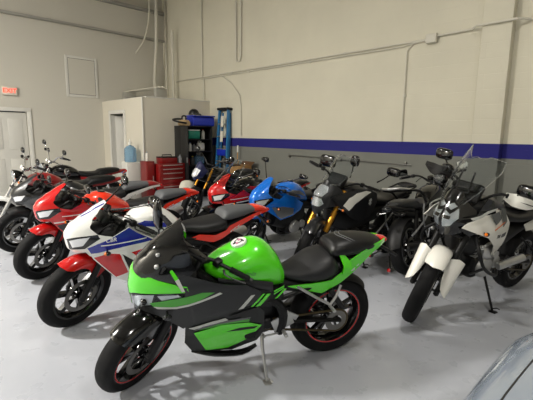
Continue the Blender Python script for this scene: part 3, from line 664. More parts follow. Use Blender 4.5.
    for dy in (0, .03): p.tube([(-.10 + dy, -.105, .878), (-.03 + dy, -.06, .908), (.0 + dy, 0, .911), (-.03 + dy, .06, .908), (-.10 + dy, .105, .878)], .0022, 5, 4)
    p.build('seat_stitching', ps)
    tw = lambda u, v: (u, itp([(-.36, .03), (-.25, .085), (-.05, .128), (.15, .145), (.4, .125)], u) * (1 - 1.2 * max(0, .66 - v)), v)
    tl = [(.40, .635), (.30, .60), (.16, .56), (.03, .62), (-.08, .705), (-.24, .815), (-.345, .85), (-.33, .875), (-.2, .86), (-.06, .80), (.0, .765), (.03, .70), (.10, .655), (.22, .645)]
    for sd in (1, -1):
        p = b.P('green'); p.skin(tl, lambda u, v: (tw(u, v)[0], sd * tw(u, v)[1], v), th=.006); t = p.build('tail_fairing', b.root)
        f2 = lambda u, v: (u, sd * (tw(u, v)[1] + .002), v)
        p = b.P('line_black'); p.skin([(.0, .715), (-.07, .75), (-.2, .825), (-.24, .835), (-.16, .775), (-.06, .705)], f2, th=.003)
        f3 = lambda u, v: (u, sd * (tw(u, v)[1] + .003), v)
        p.m('graphic_silver'); p.skin([(-.03, .695), (-.06, .70), (-.24, .825), (-.235, .832), (-.05, .71)], f3, th=.003); p.build('tail_graphic', t)
        p = b.P('green'); p.skin([(.05, .81), (.02, .815), (-.03, .76), (-.03, .70), (.03, .69), (.025, .75)], lambda u, v: (u, sd * (.14 - .5 * max(0, v - .74)), v), th=.012); p.build('seat_side_trim', b.root)
    p = b.P('plastic'); p.loft([(.42, .66, .55, .06, .5, 2.4), (.2, .64, .54, .10, .5, 2.4), (.02, .76, .62, .10, .5, 2.4), (-.15, .82, .72, .085, .5, 2.4), (-.33, .86, .81, .04, .5, 2.2)], 16, 3); p.build('tail_frame', b.root)
    p = b.P('red_lens'); p.loft([(-.30, .875, .84, .05, .5, 2.4), (-.35, .875, .835, .045, .5, 2.4), (-.37, .865, .845, .03, .5, 2.2)], 16, 2); p.build('tail_light', b.root)
    p = b.P('plastic'); p.box((-.40, 0, .765), (.17, .09, .02), (0, R(-30), 0), .008); fe = p.build('rear_fender', b.root)
    for sd in (1, -1): b.signal((-.40, sd * .05, .73), (-.37, sd * .12, .66), 'red_lens')
    p = b.P('plastic'); hug = lambda u, v: (math.cos(R(u)) * (b.rr + .02 - .03 * v * v), .075 * v, b.rr + math.sin(R(u)) * (b.rr + .02 - .03 * v * v)); p.skin([(40, -1), (135, -1), (135, 1), (40, 1)], hug, sx=8, sz=.25); p.build('hugger', b.root)
    # mechanicals
    b.engine(.60, .40, cover='engine_black', fins=False, sc=.82); b.swing(px=.44, pz=.36); b.muffler((.25, -.16, .30), (-.18, -.2, .42), .055, 'alu_dark')
    b.core([(1.05, .66, .40, .10, .5, 2.6), (.9, .70, .30, .13, .5, 2.6), (.7, .66, .27, .13, .5, 2.6), (.5, .64, .30, .10, .5, 2.6), (.42, .62, .45, .08, .5, 2.6)], 'plastic', 'radiator_shroud')
    p = b.P('engine_black')
    for sd in (1, -1): p.tube([(.98, sd * .05, .78), (.78, sd * .13, .64), (.5, sd * .135, .56), (.42, sd * .13, .42), (.44, sd * .12, .30)], [.03, .026, .03, .034, .03], 8, 3); p.tube([(.44, sd * .13, .56), (.2, sd * .12, .62), (.0, sd * .1, .70)], .016, 8)
    p.build('frame', b.root)
    b.pegs(.42, .33); b.stand(.545, .29, (.545, .25, .045), 'alu')
    b.bars(.885, .09, .36, .085, .02, grip='rubber'); b.cables(.9, 1.0)
    b.mirror((1.155, -.20, 1.045), (1.165, -.165, .875), -1, 'tall', size=(.068, .10), turn=20, m='gloss_black')
    for q, r in (((1.19, .11, .925), .012), ((1.2, .145, .872), .014)): p = b.P('alu'); p.ball(q, r, 8); p.build('mounting_bolt', b.root)
    p = b.P('alu_dark'); p.tube([(.10, .13, .58), (-.02, .12, .42)], .02, 10); p.build('shock', b.root)
    return b
green_bike()

# ================================================================== faired sport motorcycles of the row
CB = dict(nose='white', nose2='blue', side='white', line='graphic_silver', low='red', low2='blue', tank='white', tank2='blue', tail='orange_red', tailtop='orange_red', fender='red', screen='clear', seat='vinyl', pillion='vinyl_grey')
def faired(name, label, front, hd, wb, steer, col, lean=8, rake=25, dz=0, full=True, text=None, mirrors=((-.35, 1.12), (.35, 1.12)), muff=True, rf=.305, screen_top=1.06, mx=.9, mshape='rect'):
    b = Bike(name, label, front, hd, wb, lean, steer, rake, rf=rf)
    b.wheel(True, .115, ('y', 6), tread=1, rim='gloss_black', disc=.14); b.wheel(False, .14, ('y', 6), tread=0, disc=.11)
    b.fork(.088, .92)
    b.fender(col['fender'], .074, [(64, 0), (66, -.6), (74, -1.0), (90, -1.2), (100, -1.5), (122, -2.5), (134, -2.4), (138, -1.1), (158, -1.), (163, -.5), (163, .5), (158, 1.), (138, 1.1), (134, 2.4), (122, 2.5), (100, 1.5), (90, 1.2), (74, 1.0), (66, .6)], side=.085)
    cw = Cowl([(.3, 1.36), (.64, 1.37), (.70, 1.415), (.80, 1.43), (.86, 1.40), (.92, 1.32), (.98, 1.23), (1.06, 1.10), (1.25, .96)], [(.5, .32), (.8, .28), (1.06, .2)],
              [(.3, .15), (.42, .175), (.6, .2), (.75, .19), (.85, .17), (.95, .15), (1.06, .11), (1.25, .08)], [(.4, .7), (.62, .84), (.9, 1), (2, 1)])
    N = col['nose']
    p = b.P(N); p.skin([(-1.05, .80), (-.86, .82), (-.66, .88), (-.50, .95), (-.38, 1.01), (-.25, 1.035), (0, 1.04), (.25, 1.035), (.38, 1.01), (.50, .95), (.66, .88), (.86, .82), (1.05, .80), (1.05, .73), (.8, .69), (.35, .665), (0, .66), (-.35, .665), (-.8, .69), (-1.05, .73)], cw, sx=.08, sz=.03); n = p.build('nose_fairing', b.root)
    for sd in (1, -1):
        p = b.P('gloss_black'); p.skin([(.20 * sd, .775), (.50 * sd, .80), (.86 * sd, .82), (.90 * sd, .79), (.62 * sd, .71), (.22 * sd, .69)], cw, off=.001, th=.003, sx=.06, sz=.02); h = p.build('headlight', b.root)
        p = b.P(col.get('lamp', 'reflector')); p.skin([(.30 * sd, .765), (.50 * sd, .785), (.76 * sd, .803), (.60 * sd, .735), (.34 * sd, .712)], cw, off=.0028, th=.002, sx=.06, sz=.02); p.build('reflector', h)
        if 'nose2' in col: p = b.P(col['nose2']); p.skin([(.05 * sd, .93), (.12 * sd, .93), (.3 * sd, 1.02), (.22 * sd, 1.03)], cw, off=.001, th=.003, sx=.06, sz=.02); p.build('nose_graphic', n)
        # white arm framing the screen opening
        p = b.P(N); cw.put(p, [(1.30, .68), (1.32, .79), (1.26, .785), (1.05, .77), (1.0, .83), (.95, .81), (.90, .77), (1.1, .72), (1.27, .64)], both=False, side=sd, th=.005); p.build('upper_cowl', b.root)
        S = col['side']
        lowpts = [(1.30, .71), (1.22, .755), (1.11, .80), (.99, .86), (.94, .82), (.76, .73), (.66, .68), (.66, .55), (.76, .44), (.98, .38), (1.09, .44), (1.25, .62)] if full else [(1.30, .71), (1.22, .755), (1.11, .80), (.99, .86), (.94, .82), (.76, .75), (.66, .70), (.70, .62), (.86, .56), (1.06, .52), (1.12, .56), (1.25, .64)]
        p = b.P(S); cw.put(p, lowpts, .002, .005, False, side=sd); f = p.build('side_fairing', b.root)
        if full:
            g = b.P(col['low2']); cw.put(g, [(1.29, .715), (1.22, .75), (1.11, .795), (.99, .855), (.94, .815), (.80, .735), (1.0, .715), (1.13, .70), (1.26, .665)], .004, .003, False, side=sd)
            g.m(col['low']); cw.put(g, [(1.245, .63), (1.09, .45), (1.0, .48), (1.07, .655), (1.15, .665)], .004, .003, False, side=sd)
            cw.put(g, [(.98, .655), (.75, .70), (.68, .67), (.75, .62), (.92, .60)], .004, .003, False, side=sd)
            g.m('line_black'); cw.put(g, [(1.05, .65), (.985, .485), (.86, .52), (.90, .56), (.97, .59)], .005, .003, False, side=sd); cw.put(g, [(.98, .47), (.80, .45), (.74, .48), (.86, .50)], .004, .003, False, side=sd)
            g.m(col['low2']); cw.put(g, [(.92, .595), (.70, .655), (.68, .63), (.8, .57)], .005, .003, False, side=sd)
            g.m('white'); cw.put(g, [(1.27, .667), (1.13, .692), (.95, .706), (.80, .725), (.80, .715), (.95, .695), (1.13, .68), (1.26, .655)], .0052, .003, False, side=sd)
            cw.put(g, [(1.20, .738), (1.0, .752), (.86, .765), (.86, .758), (1.0, .743), (1.2, .73)], .0052, .003, False, side=sd)
            g.build('fairing_graphic', f)
        else:
            g = b.P(col['low']); cw.put(g, [(1.22, .70), (1.05, .70), (.86, .66), (.86, .58), (1.06, .54), (1.12, .58)], .004, .003, False, side=sd); g.build('fairing_graphic', f)
    if text:
        c = Vector(cw(cw.toS(1.13, .775), .775)); t = (Vector(cw(cw.toS(1.08, .78), .78)) - Vector(cw(cw.toS(1.18, .77), .77))).normalized(); z = Vector((0, 0, 1)); nn = t.cross(z).normalized(); nn = nn if nn.y > 0 else -nn
        z = nn.cross(t); z = z if z.z > 0 else -z; t2 = z.cross(nn)
        M = Matrix((t2, z, nn)).transposed().to_4x4(); M.translation = c + nn * .0075
        font(text, 'lettering', .042, 'white', M, f, shear=.25)
    # inner opening
    p = b.P('plastic'); p.loft([(1.33, .80, .66, .05, .5, 2.4), (1.22, .85, .66, .11, .5, 2.4), (1.08, .86, .62, .13, .5, 2.6), (.94, .80, .60, .12, .5, 2.4)], 20); p.box((1.14, 0, .90), (.06, .18, .08), (0, R(-35), 0), .02)
    for k in range(5): p.tube([(1.2, .1 - .05 * k, .80), (1.12, .13 - .06 * k, .88), (1.0, .1 - .05 * k, .84)], .008, 6, 3)
    d = p.build('cockpit_panel', b.root); p = b.P('screen'); p.box((1.106, 0, .915), (.008, .13, .05), (0, R(-35), 0), .003); p.build('gauge', d)
    if screen_top:
        T = screen_top; o = .9
        def wf(u, v):
            k = (v - o) / (T - o); x = 1.345 - .29 * k - .06 * k * k - (.17 - .05 * k) * u * u; return (x, (.155 - .055 * k) * math.sin(u * PI / 2 * .9) / math.sin(PI / 2 * .9), v + .03 * (1 - k) * (1 - u * u))
        p = b.P(col['screen']); m = (T + o) / 2
        if T < 1.1: p.skin([(-.75, .93), (-.5, .99), (-.28, 1.03), (0, 1.035), (.28, 1.03), (.5, .99), (.75, .93), (.78, 1.0), (.5, T + .02), (.2, T + .05), (0, T + .055), (-.2, T + .05), (-.5, T + .02), (-.78, 1.0)], cw, off=-.004, th=.003, sx=.08, sz=.03)
        else: p.skin([(-1, o), (0, o), (1, o), (1, m), (.8, T - .02), (0, T), (-.8, T - .02), (-1, m)], wf, th=.003, sx=.12, sz=.03); p.build('windscreen', b.root)
        if T > 1.1:
            e = b.P('lens'); e.tube([wf(*q) for q in ((-1, o), (-1, m), (-.8, T - .02), (0, T), (.8, T - .02), (1, m), (1, o))], .005, 6, 2); e.build('screen_edge', b.root)
    # tank, seats, tail
    p = b.P(col['tank']); p.loft([(.99, .85 + dz, .78, .05, .4, 2), (.95, .895 + dz, .76, .10, .4, 2.2), (.87, .945 + dz, .73, .15, .45, 2.3), (.76, .965 + dz, .69, .165, .5, 2.3), (.65, .93 + dz, .68, .15, .5, 2.2), (.55, .855 + dz * .7, .67, .12, .5, 2.2), (.47, .77, .66, .085, .5, 2.2)], 32, 4); tk = p.build('fuel_tank', b.root, 60)
    if col.get('tank2'):
        for sd in (1, -1):
            p = b.P(col['tank2'])
            def tf(u, v, sd=sd): 
                w_ = itp([(.5, .115), (.65, .15), (.76, .165), (.87, .15), (.95, .10)], u); zc = itp([(.5, .74), (.65, .805), (.76, .83), (.87, .835), (.95, .83)], u) + dz * .5; zt = itp([(.5, .80), (.65, .93), (.76, .965), (.87, .945), (.95, .895)], u) + dz
                k = max(-1, min(1, (v - zc) / (zt - zc))); return (u, sd * (w_ * (1 - abs(k) ** 2.3) ** (1 / 2.3) + .0025), v)
            p.skin([(.94, .845), (.84, .84), (.70, .815), (.58, .775), (.6, .80), (.74, .875), (.86, .885)], tf, th=.003, sx=.03, sz=.02); p.build('tank_graphic', tk)
    p = b.P('gloss_black'); p.lathe([(.001, .012), (.036, .012), (.04, .008), (.04, -.004)], (.76, 0, .965 + dz), (0, 0, 1), 24); p.build('fuel_cap', tk)
    p = b.P(col['seat']); p.loft([(.50, .765, .70, .05, .5, 2.2), (.42, .775, .69, .09, .5, 2.4), (.32, .78, .67, .13, .45, 2.5), (.2, .79, .665, .145, .45, 2.6), (.10, .80, .675, .135, .5, 2.6), (.06, .795, .70, .11, .5, 2.4)], 28, 4); p.build('rider_seat', b.root, 60)
    p = b.P(col['pillion']); p.loft([(.10, .80, .76, .08, .5, 2.2), (.07, .855, .76, .11, .5, 2.6), (.0, .872, .765, .115, .45, 2.8), (-.14, .875, .785, .10, .45, 2.6), (-.27, .87, .81, .075, .5, 2.4), (-.30, .86, .82, .05, .5, 2.2)], 28, 4); p.build('passenger_seat', b.root, 60)
    p = b.P(col['tailtop']); p.loft([(-.26, .872, .80, .078, .5, 2.4), (-.33, .872, .80, .07, .5, 2.6), (-.42, .845, .79, .05, .5, 2.4), (-.46, .82, .79, .03, .5, 2.2)], 20, 3); tt = p.build('tail_cowl', b.root, 60)
    p = b.P('red_lens'); p.loft([(-.44, .83, .785, .04, .5, 2.4), (-.475, .82, .79, .03, .5, 2.2)], 16, 2); p.build('tail_light', b.root)
    for sd in (1, -1):
        fy = lambda u, v, sd=sd: (u, sd * (itp([(-.46, .045), (-.3, .085), (0, .12), (.2, .145), (.5, .12)], u)), v)
        p = b.P(col['tail']); p.skin([(.44, .66), (.22, .60), (.12, .62), (-.08, .71), (-.32, .79), (-.44, .80), (-.42, .825), (-.3, .82), (-.1, .77), (.04, .73), (.08, .69), (.2, .665), (.36, .69)], fy, th=.005); t = p.build('tail_fairing', b.root)
        fz = lambda u, v, fy=fy, sd=sd: (fy(u, v)[0], fy(u, v)[1] + sd * .002, v)
        p = b.P('graphic_silver'); p.skin([(.10, .628), (-.1, .72), (-.34, .797), (-.34, .805), (-.08, .735), (.10, .64)], fz, th=.003); p.build('tail_graphic', t)
    p = b.P('plastic'); p.loft([(.5, .68, .55, .06, .5, 2.4), (.25, .66, .54, .10, .5, 2.4), (.02, .74, .62, .095, .5, 2.4), (-.15, .80, .71, .075, .5, 2.4), (-.38, .82, .78, .04, .5, 2.2)], 16, 3); p.build('tail_frame', b.root)
    p = b.P('plastic'); p.box((-.42, 0, .70), (.2, .09, .018), (0, R(-45), 0), .006); p.build('rear_fender', b.root)
    for sd in (1, -1): b.signal((-.40, sd * .04, .74), (-.41, sd * .13, .72), 'amber_lens'); b.signal((1.16, sd * .19, .70), (1.17, sd * .25, .695), 'amber_lens')
    b.engine(.66, .40, cover='alu' if not full else 'engine_black', fins=not full); b.swing(px=.44, pz=.36)
    if muff: b.muffler((.06, -.17, .40), (-.36, -.21, .52), .058, 'alu')
    b.core([(1.05, .64, .40, .09, .5, 2.6), (.9, .68, .34, .12, .5, 2.6), (.7, .68, .32, .12, .5, 2.6), (.5, .64, .34, .10, .5, 2.6)], 'plastic', 'radiator_shroud')
    b.pegs(.42, .33, 'alu_dark'); b.stand(.545, .29, (.52, .26, .045), 'alu_dark')
    b.bars(.90, .09, .34, .09, .02); b.cables(.9, 1.0)
    for sd_, z in mirrors:
        sy = 1 if sd_ > 0 else -1; b.mirror((mx, sd_, z), (1.10, sy * .10, .99), sy, mshape, size=(.07, .042))
    return b
faired('sport_motorcycle', 'white, blue and red sport motorcycle with white nose, directly behind the green one', (-3.26, .98), -98, 1.36, 25, CB, text='CBR', mirrors=((-.35, 1.10), (.36, 1.10)), mx=.86)
RC = dict(nose='red', side='red', low='dark_grey_paint', low2='red', tank='orange_red', tank2=None, tail='orange_red', tailtop='orange_red', fender='red', screen='smoke', seat='vinyl', pillion='vinyl_grey')
faired('sport_motorcycle', 'red sport motorcycle with a white pinstripe, left of the white-nosed one', (-4.58, 1.08), -94, 1.36, 25, RC, dz=-.045, mirrors=((-.38, 1.06), (.38, 1.06)), mx=1.0, screen_top=1.0)
GC = dict(nose='dark_grey_paint', side='grey_paint', low='dark_grey_paint', low2='grey_paint', tank='dark_grey_paint', tank2='silver_paint', tail='white', tailtop='dark_red', fender='plastic', screen='smoke', seat='vinyl', pillion='vinyl_grey', rim=0)
faired('sport_motorcycle', 'silver grey sport motorcycle with a long grey seat, left of the red one', (-5.81, 1.14), -102, 1.36, 20, GC, full=False, dz=-.04, mirrors=((-.36, 1.05), (.36, 1.05)), mx=1.0, screen_top=1.0)
BC = dict(nose='sky_blue', side='sky_blue', low='silver_paint', low2='sky_blue', tank='sky_blue', tank2='silver_paint', tail='sky_blue', tailtop='sky_blue', fender='sky_blue', screen='smoke', seat='vinyl_black', pillion='vinyl_black', lamp='graphic_silver', rim=0)
faired('sport_motorcycle', 'bright blue sport motorcycle with silver headlight near the block wall', (-3.67, 3.17), -90, 1.4, 12, BC, full=False, mirrors=((-.32, 1.20), (.38, 1.12)), mx=.95, screen_top=1.03, mshape='tear')
WC = dict(nose='red', nose2='orange_red', side='gloss_black', low='red', low2='red', tank='gloss_black', tank2='red', tail='red', tailtop='gloss_black', fender='gloss_black', screen='clear', seat='vinyl_black', pillion='vinyl_black', lamp='white', rim=0)
faired('sport_motorcycle', 'red and black sport motorcycle with a tall clear windscreen, left of the blue one', (-4.33, 3.02), -93, 1.4, 12, WC, full=True, mirrors=((-.34, 1.14), (.36, 1.14)), mx=.95, screen_top=1.22)

# ================================================================== adventure motorcycles
def adventure(name, label, front, hd, wb, steer, lean, k):
    b = Bike(name, label, front, hd, wb, lean, steer, 26, rf=.335, rr=.325)
    b.wheel(True, .11, (k.get('wheel', 'y'), k.get('nsp', 10)), tread=2, disc=.155, both=True, rimr=.245); b.wheel(False, .15, (k.get('wheel', 'y'), k.get('nsp', 10)), tread=2, disc=.13, rimr=.22)
    b.fork(.10, 1.0, low='engine_black' if not k.get('goldfork') else 'engine_black', up=k['fork'], r=.028, usd=True, lowlen=.24)
    if k['kind'] == 'white':
        p = b.P('cream', True); c = b.axle; r0 = b.rf + .03
        def fn(u, v):
            th = R(u); a = abs(v); y = .075 * math.sin(min(a, 1) * PI / 2) * (1 if v > 0 else -1); rho = r0 - .04 * (1 - math.cos(min(a, 1) * PI / 2)); return (c.x + math.cos(th) * rho, y, c.z + math.sin(th) * rho)
        p.skin([(52, 0), (56, -.7), (66, -1), (140, -1), (150, -.6), (150, .6), (140, 1), (66, 1), (56, .7)], fn, th=.005, sx=6, sz=.2); fe = p.build('front_fender', b.root, 50)
        for sd in (1, -1):
            q = b.P('cream', True)
            def gf(u, v, sd=sd):
                rr_ = .052 + .018 * u / .36
                return tuple(b.axle + b.a * u + b.n * (rr_ * math.cos(v) * 1.15 + .005) + Vector((0, sd * (.118 + rr_ * math.sin(v)), 0)))
            q.skin([(.0, .4), (-.02, 1.1), (.03, 1.9), (.12, 2.2), (.26, 2.1), (.305, 1.3), (.315, .3), (.29, -.5), (.22, -.75), (.10, -.45), (.03, -.1)], gf, th=.006, sx=.04, sz=.2); q.build('fork_guard', fe, 50)
        zt = k['dz']
        cw = Cowl([(.5, 1.40), (.80, 1.44), (.92, 1.49), (1.05, 1.44), (1.2, 1.36)], [(.7, .30), (1.2, .2)], [(.5, .13), (.78, .17), (.95, .19), (1.1, .14), (1.2, .12)], [(.3, .8), (.9, 1), (2, 1)])
        p = b.P('gloss_black'); p.skin([(-1.1, .95), (-.7, 1.06), (-.4, 1.14), (0, 1.16), (.4, 1.14), (.7, 1.06), (1.1, .95), (.9, .86), (.4, .80), (0, .78), (-.4, .80), (-.9, .86)], cw, sx=.08, sz=.03); n = p.build('nose_fairing', b.root)
        for sd in (1, -1):
            q = b.P('reflector'); q.skin([(.06 * sd, 1.04), (.24 * sd, 1.06), (.42 * sd, 1.02), (.48 * sd, .95), (.30 * sd, .88), (.06 * sd, .86)], cw, off=.004, th=.004, sx=.05, sz=.02); h = q.build('headlight', b.root)
            q = b.P('clear'); q.skin([(.05 * sd, 1.045), (.25 * sd, 1.07), (.44 * sd, 1.025), (.50 * sd, .945), (.31 * sd, .87), (.05 * sd, .85)], cw, off=.010, th=.004, sx=.05, sz=.02); q.build('lens', h)
            q = b.P('gloss_black'); q.skin([(.0, 1.0), (.22 * sd, .97), (.50 * sd, 1.05), (.46 * sd, 1.06), (.2 * sd, 1.0), (.0, 1.03)], cw, off=.012, th=.004, sx=.05, sz=.02); q.skin([(.08 * sd, .93), (.26 * sd, .93), (.26 * sd, .955), (.08 * sd, .955)], cw, off=.012, th=.004, sx=.05, sz=.02); q.build('headlight_bar', h)
        ft, fm = 1.46, 1.06
        def wf(u, v):
            t = (v - fm) / (ft - fm); x = 1.42 - .27 * t - (.10 + .03 * t) * u * u; return (x, .175 * u, v)
        p = b.P('clear'); p.skin([(-.55, fm), (0, fm - .02), (.55, fm), (.8, 1.16), (1.05, 1.32), (1.0, 1.40), (.5, 1.425), (.28, 1.40), (0, 1.415), (-.28, 1.40), (-.5, 1.44), (-.75, 1.49), (-1.0, 1.38), (-1.05, 1.32), (-.8, 1.16)], wf, th=.005, sx=.15, sz=.05); w_ = p.build('windscreen', b.root)
        e = b.P('lens'); e.tube([wf(*q) for q in ((-.55, 1.06), (-.8, 1.16), (-1.05, 1.32), (-1.0, 1.38), (-.75, 1.49), (-.5, 1.44), (-.28, 1.40), (0, 1.415), (.28, 1.40), (.5, 1.425), (1.0, 1.40), (1.05, 1.32), (.8, 1.16), (.55, 1.06))], .004, 6); e.build('screen_edge', w_)
        p = b.P('plastic'); p.tube([(1.30, .06, 1.14), (1.25, .05, 1.3)], .008, 6); p.tube([(1.30, -.06, 1.14), (1.25, -.05, 1.3)], .008, 6); p.box((1.27, 0, 1.18), (.03, .2, .05), (0, R(-20), 0), .01); p.box((1.22, 0, 1.13), (.04, .26, .16), (0, R(-30), 0), .02); d = p.build('instrument_panel', b.root)
        p = b.P('screen'); p.box((1.19, 0, 1.16), (.01, .18, .09), (0, R(-30), 0), .003); p.build('gauge', d)
        for sd in (1, -1):
            q = b.P('gloss_black'); q.skin([(1.40, .86), (1.28, .98), (1.22, 1.12), (1.14, 1.10), (1.05, .98), (1.15, .88), (1.3, .80)], lambda u, v, sd=sd: (u, sd * (.19 - .35 * max(0, u - 1.2) ** 1.0), v), th=.006, sx=.04); q.build('upper_cowl', b.root)
            ty = lambda u, v, sd=sd: (u, sd * (itp([(.55, .15), (.8, .20), (1.1, .235), (1.3, .235), (1.45, .19)], u) - .6 * max(0, v - .88) ** 1.4 - .25 * max(0, .75 - v)), v - .055)
            q = b.P('cream'); q.skin([(1.47, .955), (1.40, .99), (1.2, 1.05), (1.0, 1.06), (.86, 1.03), (.78, .93), (.80, .80), (.86, .67), (.93, .64), (1.02, .76), (1.15, .85), (1.3, .90)], ty, th=.006, sx=.04); t = q.build('tank_fairing', b.root)
            g = b.P('graphic_silver'); o2 = lambda u, v, ty=ty, sd=sd: (ty(u, v)[0], ty(u, v)[1] + sd * .003, v)
            g.skin([(1.40, .975), (1.2, 1.02), (1.05, 1.03), (1.05, 1.02), (1.2, 1.0), (1.38, .96)], o2, th=.003)
            g.m('graphic_grey'); g.skin([(1.16, .99), (1.02, 1.0), (.98, .94), (1.08, .90)], o2, th=.003); g.skin([(.98, 1.02), (.90, 1.01), (.86, .90), (.92, .86)], o2, th=.003)
            g.m('orange'); g.skin([(1.08, .862), (.9, .905), (.9, .897), (1.08, .852)], o2, th=.003); g.build('tank_graphic', t)
            f = b.P('dark_grey_paint'); f.skin([(.97, .67), (.92, .64), (.84, .67), (.82, .80), (.90, .79)], lambda u, v, o2=o2: o2(u, v), th=.004); f.build('side_panel', t)
            if sd > 0:
                M = Matrix(((-1, 0, 0, 1.0), (0, 0, 1, ty(1.0, .84)[1] + .006), (0, 1, 0, .783), (0, 0, 0, 1))); font('KTM', 'lettering', .042, 'line_black', M, t, shear=.2)
        p = b.P('charcoal'); p.loft([(1.16, 1.02, .90, .06, .4, 2.2), (1.06, 1.07, .84, .13, .45, 2.4), (.92, 1.075, .78, .155, .5, 2.4), (.78, 1.03, .74, .14, .5, 2.4), (.66, .95, .74, .11, .5, 2.4), (.58, .90, .74, .08, .5, 2.2)], 28, 4); tk = p.build('fuel_tank', b.root, 60)
        p = b.P('vinyl_black'); p.loft([(.74, .965, .86, .06, .5, 2.4), (.62, .92, .82, .12, .5, 2.5), (.44, .895, .80, .155, .5, 2.6), (.26, .91, .80, .16, .5, 2.6), (.18, .945, .81, .15, .5, 2.5), (.04, .975, .83, .145, .5, 2.6), (-.18, .985, .86, .12, .5, 2.6), (-.26, .975, .88, .08, .5, 2.4)], 28, 4); p.build('seat', b.root, 60)
        for sd in (1, -1):
            q = b.P('cream'); q.skin([(.42, .80), (.2, .80), (-.05, .83), (-.28, .90), (-.34, .94), (-.30, .90), (-.1, .775), (.1, .72), (.34, .73)], lambda u, v, sd=sd: (u, sd * itp([(-.35, .08), (0, .15), (.45, .16)], u), v), th=.006); q.build('tail_fairing', b.root)
            q = b.P('engine_black'); q.tube([(1.22, sd * .17, .80), (1.28, sd * .26, .70), (1.2, sd * .29, .56), (.95, sd * .27, .44), (.78, sd * .2, .42)], .014, 10, 4); q.tube([(1.2, sd * .29, .56), (1.05, sd * .12, .40)], .012, 8); q.build('crash_bar', b.root)
            q = b.P('alu'); q.ball((1.20, sd * .23, .72), (.02, .02, .02), 8); q.build('auxiliary_light', b.root)
            b.signal((1.25, sd * .19, .86), (1.24, sd * .26, .85), 'amber_lens')
        p = b.P('plastic'); p.tube([(-.1, -.13, .95), (-.3, -.11, 1.0), (-.36, 0, 1.0), (-.3, .11, 1.0), (-.1, .13, .95)], .012, 8, 3); p.build('grab_rail', b.root)
        p = b.P('vinyl_black'); p.loft([(.40, .96, .90, .05, .5, 2.4), (.34, .985, .90, .10, .5, 2.8), (.22, .99, .90, .10, .5, 2.8), (.16, .97, .92, .06, .5, 2.4)], 20, 3); sb = p.build('seat_bag', b.root, 60); 
        q = b.P('plastic')
        for k_ in range(4): q.tube([(.37 - .05 * k_, -.1, .94), (.36 - .05 * k_, 0, 1.0), (.37 - .05 * k_, .1, .94)], .005, 6, 3)
        q.build('strap_net', sb)
        b.engine(.86, .50, m='engine_black', cyl_m='alu', cover='alu', sc=1.15)
        p = b.P('alu'); p.loft([(1.0, .66, .55, .03, .5, 2.6), (.95, .69, .53, .06, .5, 3), (.85, .69, .53, .06, .5, 3), (.80, .66, .55, .03, .5, 2.6)], 16, 2, cy=.13); p.cyl((.9, .1, .60), (.9, .22, .60), .035, 16); p.build('cylinder_head', b.root)
        p = b.P('alu'); p.cyl((.78, .20, .46), (.46, .25, .52), .035, 16, bev=.008); p.build('tool_tube', b.root)
        b.core([(1.2, .80, .60, .10, .5, 2.6), (1.0, .84, .52, .14, .5, 2.6), (.8, .82, .50, .14, .5, 2.6), (.55, .78, .55, .11, .5, 2.6), (.2, .82, .70, .11, .5, 2.6), (-.15, .88, .80, .08, .5, 2.6)], 'plastic', 'frame')
        b.swing('alu_dark', .6, .42, .11); b.stand(.80, .36, (.80, .27, .06), 'engine_black'); b.pegs(.52, .36, 'engine_black'); b.muffler((.2, -.2, .46), (-.25, -.24, .62), .065, 'alu_dark')
        b.bars(1.08, high=True, rise=.1, out=.43, back=.1, guard=('plastic', 'cream'))
        b.mirror((.98, -.42, 1.35), (.98, -.30, 1.18), -1, 'rect', size=(.085, .05)); b.mirror((1.14, .42, 1.24), (1.02, .30, 1.17), 1, 'rect', size=(.085, .05))
        for q_, z in ((1.16, 1.255), (1.22, 1.17)):
            p = b.P('gloss_black'); p.ball((q_, -.25, z), (.05, .065, .052), 12); p.cyl((q_ - .02, -.25, z - .04), (q_ - .02, -.15, z - .1), .01, 8); l = p.build('spot_light', b.root)
            p = b.P('lens'); p.ball((q_ + .022, -.25, z), (.034, .05, .04), 10); p.build('lens', l)
    else:
        b.fender('dark_grey_paint', .07, [(50, 0), (56, -.9), (140, -1), (150, 0), (140, 1), (56, .9)], name='front_fender')
        for sd in (1, -1):
            q = b.P('gold', True); bb = b.axle + Vector((0, sd * .10, 0)); q.cyl(bb + b.a * .25, bb + b.a * .62, .031, 16, bev=.003); q.build('fork_tube', b.root)
        cw = Cowl([(.6, 1.40), (.80, 1.46), (.92, 1.44), (1.05, 1.33), (1.2, 1.25)], [(.7, .30), (1.2, .2)], [(.6, .13), (.78, .17), (.95, .17), (1.1, .13), (1.2, .12)], [(.3, .8), (.9, 1), (2, 1)])
        p = b.P('dark_grey_paint'); p.skin([(-1.1, .93), (-.6, 1.05), (0, 1.09), (.6, 1.05), (1.1, .93), (1.15, .84), (.5, .80), (.3, .74), (0, .70), (-.3, .74), (-.5, .80), (-1.15, .84)], cw, sx=.08, sz=.03); n = p.build('nose_fairing', b.root)
        for z0, z1 in ((.92, 1.03), (.81, .905)):
            q = b.P('reflector'); q.skin([(-.3, z1 - .01), (0, z1), (.3, z1 - .01), (.42, z1 - .06), (.3, z0), (-.3, z0), (-.42, z1 - .06)], cw, off=.004, th=.004, sx=.06, sz=.02); h = q.build('headlight', b.root); q = b.P('lens'); q.skin([(-.3, z1 - .01), (0, z1), (.3, z1 - .01), (.42, z1 - .06), (.3, z0), (-.3, z0), (-.42, z1 - .06)], cw, off=.01, th=.004, sx=.06, sz=.02); q.build('lens', h)
        def wf(u, v):
            t = (v - 1.05) / .3; x = 1.33 - .24 * t - .1 * u * u; return (x, .15 * u * (1 + .15 * t), v)
